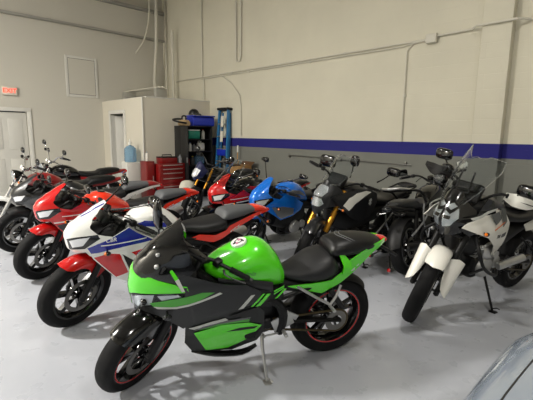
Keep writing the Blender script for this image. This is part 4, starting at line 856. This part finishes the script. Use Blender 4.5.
        p = b.P('clear'); p.skin([(-.8, 1.05), (0, 1.06), (.8, 1.05), (1.05, 1.2), (.8, 1.32), (0, 1.35), (-.8, 1.32), (-1.05, 1.2)], wf, th=.004, sx=.15, sz=.05); w_ = p.build('windscreen', b.root)
        e = b.P('lens'); e.tube([wf(*q) for q in ((-.8, 1.05), (-1.05, 1.2), (-.8, 1.32), (0, 1.35), (.8, 1.32), (1.05, 1.2), (.8, 1.05))], .005, 6, 2); e.build('screen_edge', w_)
        p = b.P('plastic'); p.box((1.15, 0, 1.08), (.06, .24, .14), (0, R(-30), 0), .02); d = p.build('instrument_panel', b.root); p = b.P('screen'); p.box((1.115, 0, 1.10), (.01, .17, .08), (0, R(-30), 0), .003); p.build('gauge', d)
        for sd in (1, -1):
            ty = lambda u, v, sd=sd: (u, sd * (itp([(.5, .14), (.8, .20), (1.1, .225), (1.35, .17)], u) - .7 * max(0, v - .9) ** 1.4), v)
            q = b.P('dark_grey_paint'); q.skin([(1.38, .93), (1.2, .98), (1.0, 1.0), (.8, .99), (.62, .92), (.58, .80), (.72, .66), (.9, .62), (1.1, .70), (1.28, .84)], ty, th=.006, sx=.04); t = q.build('tank_fairing', b.root)
            g = b.P('cream'); o2 = lambda u, v, ty=ty, sd=sd: (ty(u, v)[0], ty(u, v)[1] + sd * .004, v); g.skin([(1.22, .84), (1.16, .92), (1.04, .965), (.86, .975), (.76, .955), (.9, .915), (1.06, .85), (1.14, .78)], o2, th=.004); g.build('tank_graphic', t)
            g = b.P('graphic_silver'); g.skin([(.80, .86), (.76, .885), (.735, .86), (.76, .84), (.735, .825), (.76, .80), (.80, .825), (.775, .845)], lambda u, v, ty=ty, sd=sd: (ty(u, v)[0], ty(u, v)[1] + sd * .006, v), th=.003); g.build('emblem', t)
        p = b.P('dark_grey_paint'); p.loft([(1.14, .97, .86, .06, .4, 2.2), (1.02, 1.03, .80, .13, .45, 2.4), (.88, 1.04, .74, .155, .5, 2.4), (.74, .99, .72, .14, .5, 2.4), (.62, .90, .72, .10, .5, 2.4)], 28, 4); p.build('fuel_tank', b.root, 60)
        p = b.P('vinyl_black'); p.loft([(.70, .90, .80, .06, .5, 2.4), (.56, .86, .76, .12, .5, 2.5), (.36, .84, .74, .15, .5, 2.6), (.2, .88, .76, .145, .5, 2.6), (.0, .90, .78, .13, .5, 2.6), (-.2, .90, .80, .10, .5, 2.4)], 28, 4); p.build('seat', b.root, 60)
        p = b.P('plastic'); p.tube([(-.02, -.13, .87), (-.25, -.11, .93), (-.32, 0, .93), (-.25, .11, .93), (-.02, .13, .87)], .012, 8, 3); p.box((-.22, 0, .92), (.2, .16, .02), bev=.006); p.build('luggage_rack', b.root)
        b.engine(.82, .46, cover='alu_dark', sc=1.1); b.core([(1.2, .76, .55, .10, .5, 2.6), (1.0, .80, .46, .14, .5, 2.6), (.8, .78, .46, .14, .5, 2.6), (.5, .74, .52, .11, .5, 2.6), (.1, .78, .66, .11, .5, 2.6), (-.2, .84, .76, .08, .5, 2.6)], 'plastic', 'frame')
        b.swing('alu_dark', .56, .42, .11); b.stand(.76, .34, (.76, .27, .06), 'engine_black'); b.pegs(.5, .36, 'engine_black'); b.muffler((.15, -.2, .45), (-.3, -.24, .6), .06, 'alu_dark')
        b.bars(1.02, high=True, rise=.09, out=.42, back=.12)
        b.mirror((.90, -.42, 1.20), (.92, -.30, 1.10), -1, 'rect', size=(.115, .075), steer=False, turn=10); b.mirror((.74, .42, 1.24), (.84, .30, 1.10), 1, 'rect', size=(.085, .05))
        b.mirror((.98, .07, 1.30), (1.06, .10, 1.12), 1, 'round', size=(.065, .065), glass='screen')
        for sd in (1, -1): b.signal((1.25, sd * .17, .80), (1.24, sd * .24, .80), 'amber_lens')
    return b
adventure('adventure_motorcycle', 'white and black adventure motorcycle with a tall clear windscreen, rightmost in the row', (-1.42, 3.14), -101, 1.52, 26, 9, dict(kind='white', fork='engine_black', dz=0, wheel='wire', nsp=14))
adventure('adventure_motorcycle', 'dark grey adventure motorcycle with gold fork tubes and cream tank panel', (-2.82, 3.27), -97, 1.5, 32, 8, dict(kind='dark', fork='gold'))

# ================================================================== naked and classic motorcycles
def naked(name, label, front, hd, wb, steer, col, lean=8, bars_z=1.0, rise=.1, seat='vinyl_black', lamp=True, mir=((-.36, 1.22), (.36, 1.22)), mshape='round', fork='chrome', long_seat=False, rack=False, chrome=True, bars=True, msize=(.06, .045)):
    b = Bike(name, label, front, hd, wb, lean, steer, 27, rf=.31, rr=.31); ch = 'chrome' if chrome else 'engine_black'
    b.wheel(True, .10, ('y', 5) if not chrome else ('wire', 12), tread=1, disc=.145); b.wheel(False, .14, ('y', 5) if not chrome else ('wire', 12), tread=1, disc=.12)
    b.fork(.095, .97, low='alu' if chrome else 'engine_black', up=fork)
    b.fender(col['fender'], .066, [(45, 0), (50, -.9), (140, -1), (158, -.8), (160, 0), (158, .8), (140, 1), (50, .9)])
    if lamp:
        p = b.P(col.get('lampbody', 'gloss_black'), True); c = (b.ax(.95) + .14, 0, .93); p.lathe([(.001, -.12), (.05, -.11), (.085, -.05), (.095, 0), (.09, .01)], c, (1, 0, -.08), 28); h = p.build('headlight', b.root)
        p = b.P('reflector', True); p.lathe([(.001, -.03), (.05, -.01), (.086, .006)], c, (1, 0, -.08), 28); p.build('reflector', h); p = b.P('lens', True); p.lathe([(.001, .022), (.05, .018), (.088, .004)], c, (1, 0, -.08), 28); p.build('lens', h)
        p = b.P(ch, True); p.lathe([(.086, .0), (.1, .0), (.1, .012), (.086, .014)], c, (1, 0, -.08), 28, closed=True); p.build('headlight_rim', h)
        for sd in (1, -1): b.signal((b.ax(.88) + .05, sd * .09, .88), (b.ax(.88) + .06, sd * .17, .88), 'amber_lens', True, .026)
        for sd in (.045, -.045): p = b.P(ch, True); p.lathe([(.001, .0), (.036, 0), (.04, .03), (.036, .045), (.001, .047)], (b.ax(1.0) + .05, sd, 1.02), (-.5, 0, 1), 20); p.build('gauge', b.root)
    else:
        cw = Cowl([(.7, 1.36), (.85, 1.42), (1.0, 1.34), (1.15, 1.22)], [(.7, .22), (1.2, .16)], [(.7, .1), (.9, .13), (1.15, .10)])
        p = b.P(col['nose']); p.skin([(-1, .93), (-.6, 1.04), (0, 1.10), (.6, 1.04), (1, .93), (.8, .82), (0, .76), (-.8, .82)], cw, sx=.1, sz=.03); n = p.build('nose_fairing', b.root)
        p = b.P('reflector'); p.skin([(-.5, .95), (0, .98), (.5, .95), (.4, .85), (0, .82), (-.4, .85)], cw, off=.004, sx=.1, sz=.03); p.build('headlight', b.root)
    p = b.P(col['tank']); p.loft([(1.02, .88, .80, .05, .4, 2.2), (.96, .93, .78, .10, .45, 2.3), (.84, .965, .75, .14, .5, 2.4), (.70, .945, .73, .135, .5, 2.4), (.56, .87, .72, .10, .5, 2.3), (.50, .80, .72, .06, .5, 2.2)], 28, 4); tk = p.build('fuel_tank', b.root, 60)
    p = b.P(ch); p.lathe([(.001, .014), (.03, .012), (.034, 0), (.034, -.006)], (.82, 0, .965), (0, 0, 1), 20); p.build('fuel_cap', tk)
    for sd in (1, -1):
        p = b.P(col.get('side', 'gloss_black')); p.skin([(.52, .74), (.3, .72), (.2, .60), (.32, .50), (.48, .54)], lambda u, v, sd=sd: (u, sd * (.12 - .6 * (u - .36) ** 2), v), th=.006); p.build('side_cover', b.root)
    p = b.P(seat); p.loft([(.58, .84, .76, .06, .5, 2.3), (.46, .82, .73, .11, .5, 2.5), (.3, .80, .72, .14, .5, 2.6), (.18, .81, .72, .135, .5, 2.6), (.12, .85, .73, .13, .5, 2.6), (-.05, .87, .755, .12, .5, 2.6), (-.2, .865, .78, .09, .5, 2.5), (-.26, .85, .80, .05, .5, 2.3)], 28, 4); p.build('seat', b.root, 60)
    p = b.P(col.get('tail', 'gloss_black')); p.loft([(.1, .77, .70, .10, .5, 2.6), (-.15, .80, .73, .09, .5, 2.5), (-.32, .83, .77, .06, .5, 2.4), (-.4, .83, .80, .03, .5, 2.2)], 20, 3); p.build('tail_fairing', b.root, 60)
    p = b.P('red_lens' if not rack else 'smoke_lens'); p.ball((-.40, 0, .79), (.03, .06, .03), 10); p.build('tail_light', b.root)
    p = b.P('plastic' if not chrome else 'gloss_black'); hug = lambda u, v: (math.cos(R(u)) * (b.rr + .04 - .03 * v * v), .08 * v, b.rr + math.sin(R(u)) * (b.rr + .04 - .03 * v * v)); p.skin([(60, -1), (170, -1), (175, 0), (170, 1), (60, 1)], hug, sx=8, sz=.25); p.build('rear_fender', b.root)
    for sd in (1, -1):
        b.signal((-.32, sd * .05, .74), (-.33, sd * .14, .73), 'amber_lens', r=.022)
        p = b.P(ch); p.tube([(-.05, sd * .13, .34), (.06, sd * .13, .72)], .012, 8); p.tube([(-.03, sd * .13, .41), (.04, sd * .13, .66)], [.026, .028, .026], 12); p.build('shock', b.root)
    if rack:
        p = b.P('engine_black'); p.tube([(.26, -.16, .80), (.1, -.17, .93), (-.14, -.15, .97), (-.3, 0, .98), (-.14, .15, .97), (.1, .17, .93), (.26, .16, .80)], .015, 8, 4); p.build('grab_rail', b.root)
        p = b.P('alu'); p.tube([(-.12, -.15, .975), (-.26, -.1, 1.0), (-.32, 0, 1.0), (-.26, .1, 1.0)], .014, 8, 4); p.build('grab_handle', b.root)
        for sd in (1, -1):
            p = b.P('silver_paint'); p.tube([(.34, sd * .19, .78), (.05, sd * .22, .62), (-.28, sd * .21, .50)], .011, 8, 2); p.tube([(.05, sd * .22, .80), (.0, sd * .225, .60), (.10, sd * .22, .42)], .010, 8, 2); p.tube([(.10, sd * .22, .42), (.16, sd * .22, .52)], .010, 8); p.build('pannier_bracket', b.root)
    b.engine(.70, .42, m='engine_black', cyl_m='alu' if chrome else 'engine_black', cover=ch); b.core([(1.02, .88, .74, .04, .5, 2.4), (.8, .76, .60, .05, .5, 2.4), (.5, .72, .58, .06, .5, 2.4), (.2, .72, .60, .08, .5, 2.4), (-.1, .76, .68, .08, .5, 2.4)], 'engine_black', 'frame')
    p = b.P('engine_black'); p.tube([(1.0, 0, .86), (.98, 0, .6), (.9, 0, .32), (.6, .0, .26)], .02, 8, 3); p.build('down_tube', b.root)
    b.swing('engine_black', .46, .38); b.stand(.6, .3, (.6, .26, .045), ch); b.pegs(.5, .36, ch); b.muffler((.1, -.17, .34), (-.42, -.2, .40), .045, ch)
    b.bars(bars_z, high=True, rise=rise, out=.38, back=.12, m=ch); b.cables(1.0, b.ax(1.0) - .05)
    for y, z in mir: b.mirror((b.ax(1.) - .06, y, z), (b.ax(1.) - .06, y * .72, bars_z + rise), 1 if y > 0 else -1, mshape, size=msize, steer=True, stem_m=ch)
    return b
naked('motorcycle', 'chrome and dark red motorcycle with a white front fender, cut by the left edge', (-6.8, 1.06), -96, 1.4, 8, dict(fender='white', tank='dark_red', side='gloss_black', tail='dark_red'), bars_z=1.02)
naked('motorcycle', 'black and chrome motorcycle with high handlebars, farthest back beside the left wall', (-8.15, 1.75), -92, 1.4, 14, dict(fender='chrome', tank='gloss_black', side='dark_red', tail='dark_red'), bars_z=1.04, rise=.13, mir=((-.36, 1.30), (.36, 1.30)))
naked('motorcycle', 'black motorcycle with orange and chrome handlebar parts in front of the black cabinet', (-5.93, 3.78), -78, 1.4, 14, dict(fender='plastic', tank='gloss_black', nose='navy', side='navy', tail='plastic'), lamp=False, chrome=False, fork='gold', bars_z=1.02)
naked('touring_motorcycle', 'black motorcycle facing the block wall, seat and silver pannier bracket towards the camera', (-2.08, 5.52), 93, 1.35, 10, dict(fender='plastic', tank='gloss_black', side='plastic', tail='plastic'), seat='charcoal', chrome=False, fork='engine_black', rack=True, bars_z=1.0, mir=((.36, 1.16), (-.36, 1.16)), mshape='rect')
# ------------------------------------------------------------------ workshop corner
mat('chest_red', (120, 14, 14), .35, coat=.5); mat('cabinet_black', (24, 24, 25), .45); mat('tote_blue', (26, 48, 170), .35, coat=.3); mat('ladder_blue', (40, 110, 160), .4, coat=.2)
mat('jug_blue', (150, 190, 220), .08, trans=.7, ior=1.33); mat('bottle_white', (225, 225, 218), .4); mat('bottle_teal', (30, 130, 110), .4); mat('cardboard', (150, 112, 66), .8); mat('cardboard_dark', (96, 66, 38), .8)
mat('paper', (216, 212, 196), .7); mat('wood', (170, 130, 80), .6); mat('yellow', (220, 190, 40), .4); mat('cloth_white', (214, 210, 200), .8, bump=(20, .4, .01)); mat('grey_plastic', (120, 122, 124), .45); mat('tan', (176, 150, 110), .6)
mat('car_paint', (150, 161, 176), .25, metal=.35, coat=1); mat('car_glass', (26, 32, 36), .04, coat=1)
# tool chest against the partition, front towards +x
t = thing('tool_chest', 'tall red tool chest with drawers against the white partition', 'tool chest', (-8.25, 4.68, 0))
p = Part('chest_red'); p.box((0, 0, .49), (.46, .66, .78), bev=.01); p.build('body', t)
for k, (z, h) in enumerate(((.82, .08), (.73, .08), (.63, .1), (.50, .14), (.28, .26))):
    p = Part('chest_red'); p.box((.235, 0, z), (.02, .60, h), bev=.006); d = p.build('drawer', t)
    q = Part('alu'); q.box((.252, 0, z + h * .3), (.014, .5, .018), bev=.004); q.build('handle', d)
for x in (-.18, .18):
    for y in (-.27, .27):
        p = Part('rubber'); p.cyl((x, y - .02, .05), (x, y + .02, .05), .05, 16, bev=.004); p.m('steel'); p.box((x, y, .095), (.05, .03, .02)); p.build('caster', t)
t = thing('tool_cabinet', 'small red side cabinet standing beside the tall red tool chest', 'tool chest', (-8.33, 4.22, 0))
p = Part('chest_red'); p.box((0, 0, .47), (.30, .2, .94), bev=.01); p.build('body', t); p = Part('chest_red'); p.box((.155, 0, .5), (.015, .17, .8), bev=.006); d = p.build('door', t); q = Part('alu'); q.box((.168, .05, .55), (.014, .02, .12), bev=.004); q.build('handle', d)
p = Part('cloth_white'); p.lathe([(.001, .3), (.05, .29), (.06, .26), (.065, .12), (.06, 0), (.001, 0)], (0, 0, 0), (0, 0, 1), 20); p.m('jug_blue'); p.cyl((0, 0, .3), (0, 0, .34), .02, 12)
o = p.build('spray_bottle'); o.location = (-8.33, 4.22, .94); o.scale = (.6, .6, .6); tag(o, 'white bottle standing on the small red side cabinet', 'bottle')
def toolbox(name, label, loc, dims, m, hm='plastic', rz=0):
    t = thing(name, label, 'toolbox', loc, (0, 0, R(rz))); p = Part(m); p.box((0, 0, dims[2] * .4), (dims[0], dims[1], dims[2] * .8), bev=.01); p.build('body', t)
    p = Part(hm); p.box((0, 0, dims[2] * .88), (dims[0] * 1.02, dims[1] * 1.02, dims[2] * .16), bev=.01); l = p.build('lid', t)
    p = Part(hm); p.tube([(0, -dims[1] * .3, dims[2] * .95), (0, -dims[1] * .28, dims[2] * 1.2), (0, dims[1] * .28, dims[2] * 1.2), (0, dims[1] * .3, dims[2] * .95)], .012, 8); p.build('handle', l)
toolbox('toolbox', 'black and red toolbox on top of the tall red tool chest', (-8.2, 4.64, .88), (.26, .40, .16), 'chest_red')
p = Part('grey_plastic'); p.lathe([(.001, 0), (.05, 0), (.055, .02), (.05, .13), (.02, .16), (.018, .19), (.001, .19)], (0, 0, 0), (0, 0, 1), 18); o = p.build('grease_can'); o.location = (-8.12, 4.94, .88); tag(o, 'grey can standing beside the toolbox on the red chest', 'can')
# cloth bag / paper sack hanging against chest
p = Part('paper'); p.loft([(-.14, .26, .02, .04, .5, 3), (-.08, .33, .0, .09, .5, 3.4), (.05, .34, .0, .10, .5, 3.4), (.14, .30, .02, .05, .5, 3)], 20, 3); o = p.build('paper_sack'); o.location = (-7.72, 4.86, .0); o.rotation_euler = (0, 0, R(75)); o.scale = (1.2, 1.2, 1.5); tag(o, 'crumpled white sack standing in front of the red tool chest', 'sack')
# black cabinet with open shelves
t = thing('storage_cabinet', 'tall black open cabinet of bottles beside the ladder', 'cabinet', (-8.29, 5.44, 0))
H = 1.74; hw = .39
p = Part('cabinet_black')
for y in (-hw, hw): p.box((0, y, H / 2), (.44, .02, H), bev=.003)
p.box((-.215, 0, H / 2), (.012, 2 * hw, H)); p.build('body', t)
SH = (.04, .42, .80, 1.13, 1.42, H - .012)
for z in SH: p = Part('cabinet_black'); p.box((0, 0, z), (.43, 2 * hw - .02, .022), bev=.003); p.build('shelf', t)
p = Part('cabinet_black'); p.box((.24, -hw - .02, .93), (.30, .02, 1.6), (0, 0, R(0)), bev=.004); d = p.build('door', t); q = Part('alu'); q.box((.36, -hw - .035, .95), (.02, .02, .12), (0, 0, 0), .004); q.build('handle', d)
def bottle(label, y, z, h, r, m, cap='plastic', x=.05, group='bottles on the black cabinet shelves', jug=False):
    p = Part(m)
    if jug: p.loft([(-r * 1.3, h * .70, 0, r * .5, .5, 3.5), (-r, h * .74, 0, r * .8, .5, 3.5), (r, h * .74, 0, r * .8, .5, 3.5), (r * 1.3, h * .70, 0, r * .5, .5, 3.5)], 16, 2); p.tube([(-r, 0, h * .7), (-r * .8, 0, h * .9), (0, 0, h * .88)], .012, 8, 3); p.cyl((0, 0, h * .7), (0, 0, h * .92), r * .32, 12)
    else: p.lathe([(.001, 0), (r, 0), (r, h * .62), (r * .8, h * .76), (r * .35, h * .84), (r * .35, h * .92)], (0, 0, 0), (0, 0, 1), 18)
    o = p.build('bottle'); o.location = (-8.29 + x, 5.44 + y, z + .012); o.rotation_euler = (0, 0, PI / 2)
    tag(o, label, 'bottle', group); q = Part(cap); q.cyl((0, 0, h * .9), (0, 0, h), r * .42, 12, bev=.002); q.build('cap', o); return o
t = thing('storage_bin', 'teal bin on the top shelf of the black cabinet', 'bin', (-8.2, 5.34, SH[4] + .011)); p = Part('bottle_teal'); p.loft([(-.15, .2, 0, .1, .5, 5), (.15, .2, 0, .1, .5, 5)], 20, 1); p.build('body', t); p = Part('bottle_white'); p.box((0, 0, .21), (.31, .21, .02), bev=.006); p.build('lid', t); t.rotation_euler = (0, 0, PI / 2)
bottle('white spray bottle at the right end of the top shelf beside the teal bin', .24, SH[4], .24, .042, 'bottle_white', 'red')
bottle('small dark bottle at the left end of the top shelf', -.27, SH[4], .16, .04, 'plastic_grey', 'bottle_white')
bottle('tan bottle at the left end of the middle shelf', -.27, SH[3], .21, .045, 'tan')
bottle('slim pale bottle beside the tan one on the middle shelf', -.14, SH[3], .22, .036, 'bottle_white', 'blue')
bottle('grey bottle in the centre of the middle shelf', -.03, SH[3], .19, .04, 'grey_plastic')
bottle('big white jug with dark label on the middle shelf', .16, SH[3], .27, .07, 'bottle_white', 'plastic', jug=True)
bottle('large translucent grey jug on the lower shelf', .12, SH[2], .28, .09, 'jug_blue', 'bottle_white', jug=True)
bottle('red oil bottle at the left end of the lower shelf', -.22, SH[2], .2, .05, 'dark_red')
bottle('black oil bottle next to the red one on the lower shelf', -.08, SH[2], .21, .05, 'plastic_grey', 'yellow')
t = thing('tote', 'bright blue plastic tote lying on top of the black cabinet', 'tote', (-8.22, 5.6, H)); p = Part('tote_blue'); p.loft([(-.3, .22, 0, .15, .5, 6), (.3, .22, 0, .15, .5, 6)], 24, 1); p.build('body', t); p = Part('tote_blue'); p.box((0, 0, .235), (.64, .34, .03), bev=.01); p.build('lid', t); t.rotation_euler = (0, 0, PI / 2)
t = thing('baseball_cap', 'black rounded cap resting on the blue tote', 'cap', (-8.2, 5.40, H + .27)); p = Part('cabinet_black'); bm = bmesh.new(); bmesh.ops.create_uvsphere(bm, u_segments=24, v_segments=12, radius=.13)
for v in bm.verts: v.co.z = max(v.co.z, 0) * 1.05
p.frombm(bm); p.build('crown', t); p = Part('graphic_grey'); p.skin([(-1, 0), (-.9, .6), (-.5, .95), (0, 1.05), (.5, .95), (.9, .6), (1, 0)], lambda u, v: (.1 + .11 * v, .11 * u, .012 - .03 * u * u), .2, .006); p.build('brim', t)
t = thing('shop_vacuum', 'tan portable vacuum with a coiled black hose on the cabinet top', 'vacuum', (-8.2, 5.12, H)); p = Part('tan'); p.loft([(-.14, .10, 0, .08, .4, 2.6), (-.08, .14, 0, .11, .4, 2.8), (.08, .14, 0, .11, .4, 2.8), (.14, .10, 0, .08, .4, 2.6)], 20, 3); p.build('body', t)
p = Part('cabinet_black'); p.tube([(-.08, 0, .13), (-.07, 0, .22), (.07, 0, .22), (.08, 0, .13)], .018, 10, 3); p.build('handle', t)
p = Part('cabinet_black'); p.tube([(.13, -.02, .06), (.2, -.1, .06), (.17, -.24, .08), (.0, -.28, .12), (-.14, -.18, .15), (-.15, -.02, .16), (-.08, .0, .15)], .022, 10, 5); p.build('hose', t)
# folding stepladder leaning on the wall
t = thing('stepladder', 'blue folded stepladder leaning upright on the block wall', 'ladder', (-7.81, 5.88, 0), (R(-3.5), 0, 0))
for sx in (-1, 1):
    p = Part('ladder_blue'); p.box((sx * .2, 0, 1.08), (.05, .07, 2.14), (0, R(sx * -1.6), 0), .004); p.build('rail', t)
    p = Part('ladder_blue'); p.box((sx * .17, .08, 1.05), (.025, .04, 2.06), (0, R(sx * -1.6), 0), .004); p.build('rear_rail', t)
for k in range(6): p = Part('alu'); p.box((0, -.01, .3 + k * .3), (.40 - .012 * k, .085, .025), bev=.005); p.build('step', t)
p = Part('tote_blue'); p.box((0, -.04, 1.12), (.34, .012, .16), bev=.004); p.build('panel', t)
p = Part('plastic'); p.box((0, .03, 2.16), (.42, .2, .06), bev=.015); p.build('top_cap', t)
p = Part('paper'); p.box((0, -.05, 1.86), (.10, .006, .26)); p.box((.0, -.05, 1.5), (.10, .006, .26)); p.build('sticker', t)
t = thing('broom', 'thin broom leaning on the wall right of the ladder', 'broom', (-7.28, 5.93, 0), (R(-3), 0, 0)); p = Part('wood'); p.cyl((0, 0, .2), (0, 0, 1.28), .013, 10); p.build('handle', t); p = Part('bottle_white'); p.cyl((0, 0, 1.14), (0, 0, 1.3), .016, 10); p.build('grip', t); p = Part('cardboard_dark'); p.box((0, 0, .12), (.3, .06, .2), bev=.01); p.build('brush', t)
t = thing('cardboard_box', 'brown cardboard box on a crate near the broom', 'box', (-6.85, 5.72, .62)); p = Part('cardboard'); p.box((0, 0, .13), (.42, .3, .26), bev=.003); p.build('body', t)
for sy in (-1, 1): p = Part('cardboard_dark'); p.box((0, sy * .2, .29), (.42, .12, .005), (R(sy * 35), 0, 0)); p.build('flap', t)
t = thing('crate', 'dark crate standing on the floor under the cardboard box', 'crate', (-6.85, 5.72, 0)); p = Part('cabinet_black'); 
for x in (-.26, .26): p.box((x, 0, .31), (.02, .4, .62), bev=.003)
p.box((0, .19, .31), (.5, .02, .62)); p.box((0, 0, .60), (.5, .38, .02)); p.box((0, 0, .3), (.5, .38, .02)); p.build('body', t)
# water jug on its dispenser by the partition door
t = thing('water_dispenser', 'cream water dispenser stand beside the partition door', 'water dispenser', (-8.74, 4.02, 0)); p = Part('trim_paint'); p.box((0, 0, .45), (.32, .32, .9), bev=.02); p.build('body', t); p = Part('grey_plastic'); p.box((0, -.165, .62), (.2, .01, .2), bev=.003); p.build('panel', t)
for sx in (-.05, .05): p = Part('tote_blue' if sx < 0 else 'red'); p.cyl((sx, -.17, .68), (sx, -.21, .67), .014, 10); p.build('tap', t)
t = thing('water_jug', 'large blue water jug with white pump on the dispenser', 'jug', (-8.74, 4.02, .90)); p = Part('jug_blue'); p.lathe([(.001, 0), (.12, 0), (.135, .02), (.135, .08), (.13, .1), (.135, .12), (.135, .20), (.13, .22), (.135, .24), (.13, .30), (.08, .36), (.03, .38), (.03, .40)], (0, 0, 0), (0, 0, 1), 28); p.build('body', t)
p = Part('bottle_white'); p.cyl((0, 0, .39), (0, 0, .45), .035, 14, bev=.004); p.cyl((0, 0, .45), (0, 0, .52), .014, 10); p.tube([(0, 0, .50), (.04, -.02, .51), (.07, -.03, .47)], .009, 8); p.build('pump', t)
# ------------------------------------------------------------------ silver car, only its front corner shows
t = thing('car', 'pale silver car whose rounded front corner fills the lower right', 'car', (.50, .50, 0), (0, 0, PI / 2))
# local x = forward (+y world); local y = left (-x world)
def body(zs, hwf): pass
p = Part('car_paint')
secs = [(1.62, .60, .30, .50, .5, 3), (1.58, .74, .24, .68, .55, 3.2), (1.46, .84, .22, .80, .62, 3.2), (1.2, .90, .22, .87, .68, 3.4), (.8, .93, .22, .86, .72, 3.4), (.2, .93, .22, .86, .66, 3.6), (-.4, .95, .22, .89, .64, 4.2), (-1.4, .95, .22, .89, .64, 4.2), (-2.2, .94, .24, .87, .62, 4), (-2.7, .90, .28, .80, .6, 3.6), (-2.85, .78, .34, .68, .55, 3)]
p.loft(secs, 64, 6); p.build('body', t, 70)
p = Part('car_glass'); p.loft([(.12, .93, .80, .55, .4, 3), (-.2, 1.10, .80, .66, .4, 3.2), (-.6, 1.32, .80, .68, .4, 3.4), (-1.0, 1.40, .80, .68, .4, 3.4), (-1.6, 1.38, .80, .66, .4, 3.4), (-2.1, 1.18, .80, .62, .4, 3.2), (-2.4, .95, .80, .55, .4, 3)], 40, 4); p.build('windows', t, 70)
p = Part('car_paint'); p.loft([(-.55, 1.335, 1.29, .56, .4, 3), (-1.0, 1.42, 1.37, .60, .4, 3), (-1.6, 1.40, 1.35, .58, .4, 3), (-1.95, 1.29, 1.24, .54, .4, 3)], 24, 4); p.build('roof', t, 70)
def top(x, y, e=.003):
    s_ = cr(secs, 6); 
    import bisect
    a = min(s_, key=lambda q: abs(q[0] - x)); i = s_.index(a); b2 = s_[i - 1] if a[0] < x and i else s_[min(i + 1, len(s_) - 1)]
    k = (x - a[0]) / (b2[0] - a[0]) if abs(b2[0] - a[0]) > 1e-6 else 0; k = max(0, min(1, k)); c = [m + (n - m) * k for m, n in zip(a, b2)]
    zc = c[2] + c[4] * (c[1] - c[2]); return (x, y, zc + (c[1] - zc) * max(0, 1 - abs(y / c[3]) ** c[5]) ** (1 / c[5]) + e)
for sy in (1, -1):
    p = Part('dark_gap'); p.tube([top(x, sy * (.745 - .03 * max(0, x - .6)), -.001) for x in [.2 + .07 * k for k in range(17)]], .0035, 6); p.build('hood_gap', t)
    for x in (1.0, -1.95):
        p = Part('rubber'); p.lathe([(.19, -.1), (.29, -.1), (.315, -.07), (.315, .07), (.29, .1), (.19, .1)], (x, sy * .80, .315), (0, 1, 0), 36, closed=True); w_ = p.build('wheel', t); q = Part('alu'); q.lathe([(.001, sy * .09), (.05, sy * .1), (.19, sy * .07), (.19, -.07 * sy)], (x, sy * .80, .315), (0, 1, 0), 30); q.build('rim', w_)
    p = Part('lens'); p.loft([(1.54, .60, .48, .06, .5, 3), (1.44, .70, .52, .10, .5, 3), (1.30, .72, .60, .05, .5, 3)], 16, 3, cy=sy * .66); p.build('headlight', t)
